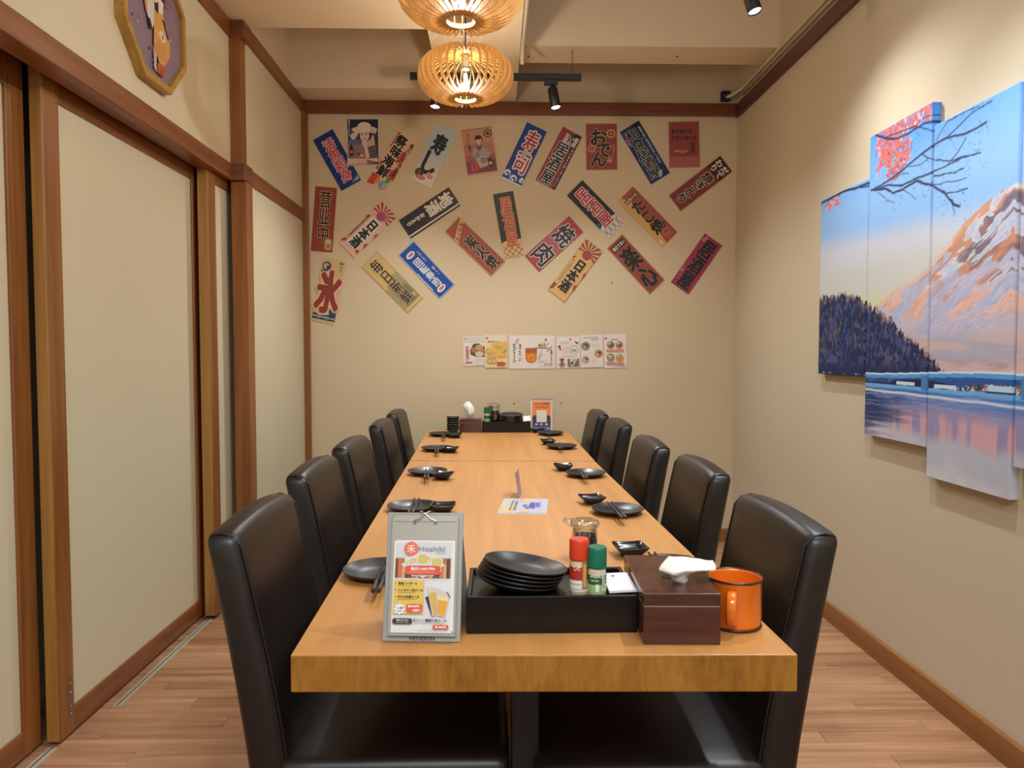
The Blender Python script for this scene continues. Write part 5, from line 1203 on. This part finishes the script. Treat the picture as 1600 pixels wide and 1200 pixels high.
# ------------------------------------------------ drinks menu on its stand
M_alu = plain('brushed_aluminium', (168, 162, 152), .36, .5, bump=.03, bscale=400)
M_acr = clear('acrylic', (.97, .98, .98), .12)
def stand():
    BL = ony(597, 1003, 1.237); BR = ony(719, 1004.5, 1.229); BL.z = BR.z = ZT0 + .001
    TLp = ony(608, 801, 1.297); TRp = ony(725, 801, 1.289)
    c = (BL + BR) / 2; ux = (BR - BL); w = ux.length; ux.normalize(); uy = ((TLp + TRp) / 2 - c); h = uy.length; uy -= ux * uy.dot(ux); uy.normalize(); n = ux.cross(uy)
    M = Matrix((ux, uy, n)).transposed().to_4x4(); M.translation = c
    o = empty('menu_stand', c, 0, 'grey metal table stand with a clipboard and drinks menu at the front left', 'menu stand'); o.matrix_world = M
    pl_ = plain('pale_metal_sheet', (150, 151, 149), .45, .3)
    MB().box(-w / 2, 0, -.003, w / 2, h, 0, bev=.001).build('back_plate', pl_, o)
    # rear leg
    MB().raw([(-w / 2 + .004, h - .004, -.003), (w / 2 - .004, h - .004, -.003), (w / 2 + .006, .028, -.105), (-w / 2 - .0, .028, -.105), (-w / 2 + .004, h - .004, -.006), (w / 2 - .004, h - .004, -.006), (w / 2 + .006, .028, -.108), (-w / 2, .028, -.108)],
             [(0, 1, 2, 3), (7, 6, 5, 4), (0, 4, 5, 1), (1, 5, 6, 2), (2, 6, 7, 3), (3, 7, 4, 0)]).build('rear_leg', pl_, o)
    # clipboard with rounded corners
    m = MB(); r = .008; x0, x1, y0, y1 = -w * .44, w * .44, h * .05, h * .985; q = []
    for cx, cy, a0 in ((x1 - r, y1 - r, 0), (x0 + r, y1 - r, 90), (x0 + r, y0 + r, 180), (x1 - r, y0 + r, 270)):
        for i in range(6): a = math.radians(a0 + 18 * i); q.append((cx + r * math.cos(a), cy + r * math.sin(a), .0))
    m.prism(q, (0, 0, .0022)); cb = m.build('clipboard', M_alu, o)
    t = MB(); t.tube([Vector(p) + Vector((0, 0, .0022)) for p in q], .0009, 6, closed=True); t.build('raised_rim', M_alu, cb)
    MB().box(x0 + .003, h * .925, .0022, x1 - .003, h * .931, .0036, bev=.0005).build('crease', M_alu, cb)
    MB().box(-w * .43, h * .045, .0, w * .45, h * .058, .009, bev=.001).build('lower_lip', pl_, o)
    wire = plain('chrome_wire', (206, 204, 198), .15, 1.0); t = MB(); yy = h * .965
    t.tube([(-.018, yy - .012, .006), (-.021, yy - .009, .006), (-.018, yy - .006, .006), (-.010, yy - .004, .008), (.0, yy + .006, .008), (.008, yy + .010, .006), (.011, yy + .008, .004)], .0009, 6)
    t.tube([(.018, yy - .012, .006), (.021, yy - .009, .006), (.018, yy - .006, .006), (.010, yy - .004, .008), (.0, yy + .006, .008), (-.008, yy + .010, .006), (-.011, yy + .008, .004)], .0009, 6)
    t.tube([(-.018, yy - .012, .006), (-.015, yy - .009, .006), (-.018, yy - .006, .006)], .0009, 6); t.tube([(.018, yy - .012, .006), (.015, yy - .009, .006), (.018, yy - .006, .006)], .0009, 6)
    t.build('wire_clip', wire, cb)
    # drinks menu: corner pixels in the photograph
    mw, mh = w * .775, h * .705
    pm_ = MB(); pm_.box(-mw / 2, -mh / 2, 0, mw / 2, mh / 2, .0006, m=ink((222, 218, 218)))
    pm_.box(-mw / 2 + .003, -mh / 2 + .003, -.0006, mw / 2 + .003, mh / 2 + .001, -.0001, m=ink((226, 222, 220)))
    mo = pm_.build('drinks_menu', None, o, loc=(-w * .005, h * .068 + mh / 2, .0034))
    S = Sheet(mw, mh); S.t = .0006
    S.step = .00008
    S.rect(.03, .02, .97, .98, (208, 206, 212)); S.rect(.03, .44, .97, .98, (218, 216, 220))
    S.rect(.03, .19, .97, .41, (176, 120, 84))
    for i in range(16): S.rect(.03 + .058 * i, .20 + .03 * (i % 3), .08 + .058 * i, .41, [(120, 70, 46), (206, 110, 74), (214, 160, 110), (90, 60, 46)][i % 4])
    st_ = []
    for i in range(24):
        a = 2 * math.pi * i / 24; k = 1 if i % 2 == 0 else .84; st_.append((.50 + .37 * k * math.cos(a), .265 + .145 * k * math.sin(a)))
    S.poly(st_, (214, 214, 216)); S.ell(.29, .09, .12, .085 * mw / mh * 1.42, (222, 112, 92)); S.text('禾', .22, .045, .36, .135, (240, 220, 206), vert=False, bold=.01)
    S.text('Hoshiki', .42, .06, .86, .115, (150, 148, 156), vert=False, bold=.02); S.line([(.72, .13), (.88, .135)], .0006, (160, 156, 164))
    for i, ch in enumerate('ハッピーアワー'): S.text(ch, .22 + .078 * i, .175 + .0045 * (i - 3) ** 2, .30 + .078 * i, .225 + .0045 * (i - 3) ** 2, (206, 186, 110), out=(232, 226, 210), ow=.09, bold=.05)
    S.rrect(.20, .275, .80, .375, (214, 86, 64), .35); S.text('毎日11AM-7PM', .30, .290, .70, .325, (240, 224, 216), vert=False, bold=.04); S.line([(.28, .345), (.70, .345)], .0007, (236, 190, 176))
    S.rect(.03, .435, .53, .80, (222, 184, 86))
    for i, tx in enumerate(('角瓶ハイボール', 'ハイネケン生ビール', 'ギネス生黒ビール')):
        v = .455 + .072 * i; S.text(tx, .10, v, [.42, .52, .46][i], v + .030, (64, 46, 36), vert=False, bold=.035); S.text(('HIGHBALL', 'HEINEKEN DRAUGHT', 'GUINNESS DRAUGHT')[i], .10, v + .038, (.34, .40, .42)[i], v + .048, (120, 96, 56), vert=False); S.ell(.06, v + .016, .008, .006, (64, 46, 36), 8)
    sp = []
    for i in range(16):
        a = 2 * math.pi * i / 16; k = 1 if i % 2 == 0 else .66; sp.append((.14 + .105 * k * math.cos(a), .745 + .070 * k * math.sin(a)))
    S.poly(sp, (224, 224, 232)); S.text('一杯', .09, .725, .20, .748, (60, 66, 150), vert=False, bold=.04); S.text('ONLY', .10, .758, .18, .775, (60, 66, 120), vert=False)
    S.rrect(.25, .69, .52, .79, (214, 92, 68), .3); S.text('各600円', .28, .70, .46, .728, (240, 224, 214), vert=False, bold=.04); S.text('5杯！', .36, .745, .48, .775, (240, 224, 214), vert=False, bold=.04)
    # beer glasses
    S.poly([(.56, .62), (.62, .60), (.72, .80), (.68, .82)], (60, 48, 40)); S.poly([(.58, .50), (.76, .52), (.74, .82), (.69, .82)], (206, 196, 176)); S.poly([(.62, .57), (.75, .56), (.74, .81), (.70, .81)], (206, 170, 92))
    S.poly([(.74, .52), (.96, .58), (.90, .83), (.76, .81)], (206, 196, 180)); S.poly([(.765, .62), (.94, .64), (.89, .82), (.77, .80)], (222, 160, 56)); S.poly([(.77, .60), (.94, .62), (.935, .66), (.77, .64)], (228, 206, 160)); S.line([(.92, .56), (.97, .61)], .002, (120, 90, 70))
    S.rrect(.03, .845, .36, .905, (58, 50, 48), .4); S.text('毎日 ALL DAY', .10, .855, .30, .872, (226, 220, 216), vert=False, bold=.03); S.text('ALL DAY LONG', .10, .882, .30, .892, (206, 200, 196), vert=False)
    S.text('キリン一番搾り生ビール', .375, .848, .93, .876, (56, 50, 50), vert=False, bold=.03); S.text('KIRIN ICHIBAN DRAUGHT BEER', .39, .888, .88, .898, (80, 74, 74), vert=False)
    S.rrect(.70, .91, .96, .955, (214, 84, 66), .4); S.text('各 800円', .74, .92, .92, .944, (240, 224, 214), vert=False, bold=.04); S.line([(.46, .968), (.94, .968)], .0005, (130, 126, 126))
    S.finish(mo)
    # maker's lettering on the foot of the plate
    V, F = glyph('HEINEKEN', .014); mn, mx = V.min(0), V.max(0)
    MB().raw([((v[0] - mn[0]) / (mx[0] - mn[0]) * .043 - .020, .0022 + (v[1] - mn[1]) / (mx[1] - mn[1]) * .0062, .0004) for v in V], F).build('lettering', ink((30, 30, 32)), o, norm=False)
stand()

# ------------------------------------------------ middle of the table
q = [onz(x, y, ZT0) for x, y in ((782, 778), (852, 781), (859, 803), (783, 804))]
o, S = sheet_thing('paper_card', *q, (184, 182, 188), 'small white printed card lying flat in the middle of the long table', 'card', t=.0009)
S.rect(.02, .04, .34, .94, (190, 182, 172)); S.rect(.04, .55, .30, .92, (206, 176, 130)); S.rect(.34, .05, .97, .95, (178, 178, 194)); S.rect(.40, .10, .66, .30, (206, 176, 140)); S.rect(.44, .78, .64, .94, (206, 170, 130))
for i in range(6): S.ell(.52 + .06 * (i % 4), .50 + .12 * (i % 2), .05, .07, (104, 112, 190)); 
S.text('本日のおすすめ', .20, .18, .27, .80, (70, 70, 84)); S.text('お飲み物', .29, .18, .36, .80, (90, 90, 100)); S.text('割引', .62, .30, .84, .60, (80, 90, 176), vert=False); S.finish(o)
b0 = onz(797, 779, ZT0); b1 = onz(818, 779, ZT0)
a = empty('table_sign', b0, 0, 'thin upright acrylic sign seen almost edge-on behind the flat card', 'sign')
d = Vector((.012, .085, 0))
MB().raw([(0, 0, 0), (.030, -.002, 0), (.030 + d.x, d.y, 0), (d.x, d.y, 0), (0, 0, .002), (.030, -.002, .002), (.030 + d.x, d.y, .002), (d.x, d.y, .002)], [(0, 3, 2, 1), (4, 5, 6, 7), (0, 1, 5, 4), (1, 2, 6, 5), (2, 3, 7, 6), (3, 0, 4, 7)]).build('foot', plain('smoky_acrylic', (150, 116, 88), .2), a)
e = Vector((.030, -.002, .002)); top = Vector((-.012, 0, .085)); g = Vector((.002, 0, 0))
MB().raw([e, e + d, e + d + top, e + top, e - g, e + d - g, e + d + top - g, e + top - g], [(0, 1, 2, 3), (7, 6, 5, 4), (0, 4, 5, 1), (1, 5, 6, 2), (2, 6, 7, 3), (3, 7, 4, 0)]).build('panel', plain('sign_back', (150, 130, 140), .35), a)

# ================================================================== FAR END OF THE TABLE
YF = 4.47
p = onz(708, 676, ZT0)
for i in range(6):
    MB_ = dish((p.x, p.y - .01, ZT0 + .0145 * i), 'black sauce dish in the tall stack at the far left end, %s' % ['bottom one', 'second from below', 'third from below', 'fourth from below', 'second from the top', 'topmost'][i], 'stack of sauce dishes at the far end', .06 * (i % 2), .98)
ta, tb_ = onz(718, 676, ZT0), onz(752, 676, ZT0)
tissue_box(((ta.x + tb_.x) / 2, ta.y, ZT0), (tb_ - ta).length, .12, .082, 0, 'brown wooden tissue box on the far end of the table by the stacked dishes')
s2 = Vector(((ta.x + tb_.x) / 2 - .005, ta.y + .054, ZT0 + .083))
tissue([[s2 + Vector((-.014, 0, -.003)), s2 + Vector((0, -.008, -.003)), s2 + Vector((.014, 0, -.003))],
        [s2 + Vector((-.024, .0, .035)), s2 + Vector((0, -.022, .03)), s2 + Vector((.030, 0, .035))],
        [s2 + Vector((-.042, .012, .070)), s2 + Vector((-.004, -.014, .075)), s2 + Vector((.026, .006, .062))],
        [s2 + Vector((-.026, .016, .098)), s2 + Vector((-.006, .010, .102)), s2 + Vector((.010, .014, .088))]], 'tissue', 'crumpled white tissue in the far tissue box')
ta, tb_ = onz(753, 676, ZT0), onz(829, 676, ZT0)
tray(((ta.x + tb_.x) / 2, ta.y, ZT0), (tb_ - ta).length, .115, .066, 0, 'black tray at the far end of the table, below the wall menus')
jx = ony(761, 660, ta.y + .03).x
o, wr, st, zz = jar('sansho_pepper_jar', (jx, ta.y + .030, ZT0 + .0562), .0185, .098, .040, (20, 92, 62), (40, 110, 72), 'green capped spice jar in the far tray', lo=(200, 206, 190)); wr('SANSHO', 90, .050, .060, (226, 222, 210), -90)
jx = ony(765.5, 660, ta.y + .075).x
o, wr, st, zz = jar('chilli_pepper_jar', (jx, ta.y + .078, ZT0 + .0562), .0180, .102, .036, (190, 52, 40), (160, 40, 32), 'red capped spice jar behind the green one in the far tray')
jx = ony(772, 660, ta.y + .04).x
soy_jug((jx + .006, ta.y + .058, ZT0 + .0562), 1.0, .4, 'dark soy sauce jug with clear lid in the far tray').scale = (1, 1, 1.22)
pc = ony(799, 653.5, ta.y + .055)
for i in range(5):
    plate((pc.x - .004 * (i % 2), pc.y, ZT0 + .0600 + .0080 * (4 - i)), 'black plate in the level pile in the far tray, %s' % nm[i], 'pile of plates in the far tray', (math.radians(6), 0, 0), .90)
a_, b_, c_, d_ = ony(817, 651, ta.y + .06), ony(828, 650, ta.y + .06), ony(830, 658, ta.y + .02), ony(817, 659, ta.y + .02)
o, S = sheet_thing('napkin_packet', a_, b_, c_, d_, (222, 218, 212), 'small white packet at the right end of the far tray', 'packet', t=.004); S.finish(o)
# payment sign holder
YQ = 4.50
a_, b_, c_, d_ = ony(829, 622, YQ + .02), ony(863, 622, YQ + .02), ony(863, 675, YQ), ony(829, 675, YQ)
z = ZT0 + .001
c_.z = d_.z = z
o, S = sheet_thing('counter_sign', a_, b_, c_, d_, (216, 200, 186), 'white sign holder with an orange and dark grey card at the far table end', 'sign', t=.003)
S.rect(.08, .10, .92, .97, (226, 134, 72)); S.poly([(.08, .56), (.22, .50), (.40, .60), (.60, .60), (.78, .50), (.92, .56), (.92, .86), (.08, .86)], (66, 62, 78)); S.rect(.08, .83, .92, .97, (90, 96, 150)); S.rect(.27, .36, .74, .72, (224, 214, 206)); S.text('WELCOME', .18, .15, .50, .19, (190, 70, 50), vert=False); S.rect(.54, .15, .84, .19, (150, 90, 60)); S.rect(.2, .25, .8, .27, (206, 110, 60))
for u in (.20, .42, .66): S.rrect(u, .755, u + .14, .80, (214, 206, 210), .5)
S.rect(.12, .90, .3, .93, (206, 200, 214)); S.rect(.74, .88, .88, .93, (150, 160, 206)); S.finish(o)
cl = MB(); cl.box(-S.w / 2 - .004, S.h / 2 - .008, -.002, S.w / 2 + .008, S.h / 2 + .002, .006, bev=.001); cl.build('clip_bar', plain('clip_grey', (160, 152, 146), .3, .4), o)
MB().box(-S.w / 2 + .004, -S.h / 2, -.05, S.w / 2 - .004, -S.h / 2 + .003, 0).build('foot', plain('clip_grey', (160, 152, 146), .3, .4), o)
# little plug holes in the back wall
for i, (x, y) in enumerate(((803, 630), (956, 442), (876, 630))):
    p = ony(x, y, YB); MB().lathe([(0, 0), (.006, 0), (.005, -.002), (0, -.0025)], 10, M=Matrix.Rotation(-math.pi / 2, 4, 'X')).build('wall_plug', plain('plug_grey', (150, 128, 104), .6), bpy.data.objects['wall_back'], loc=p)
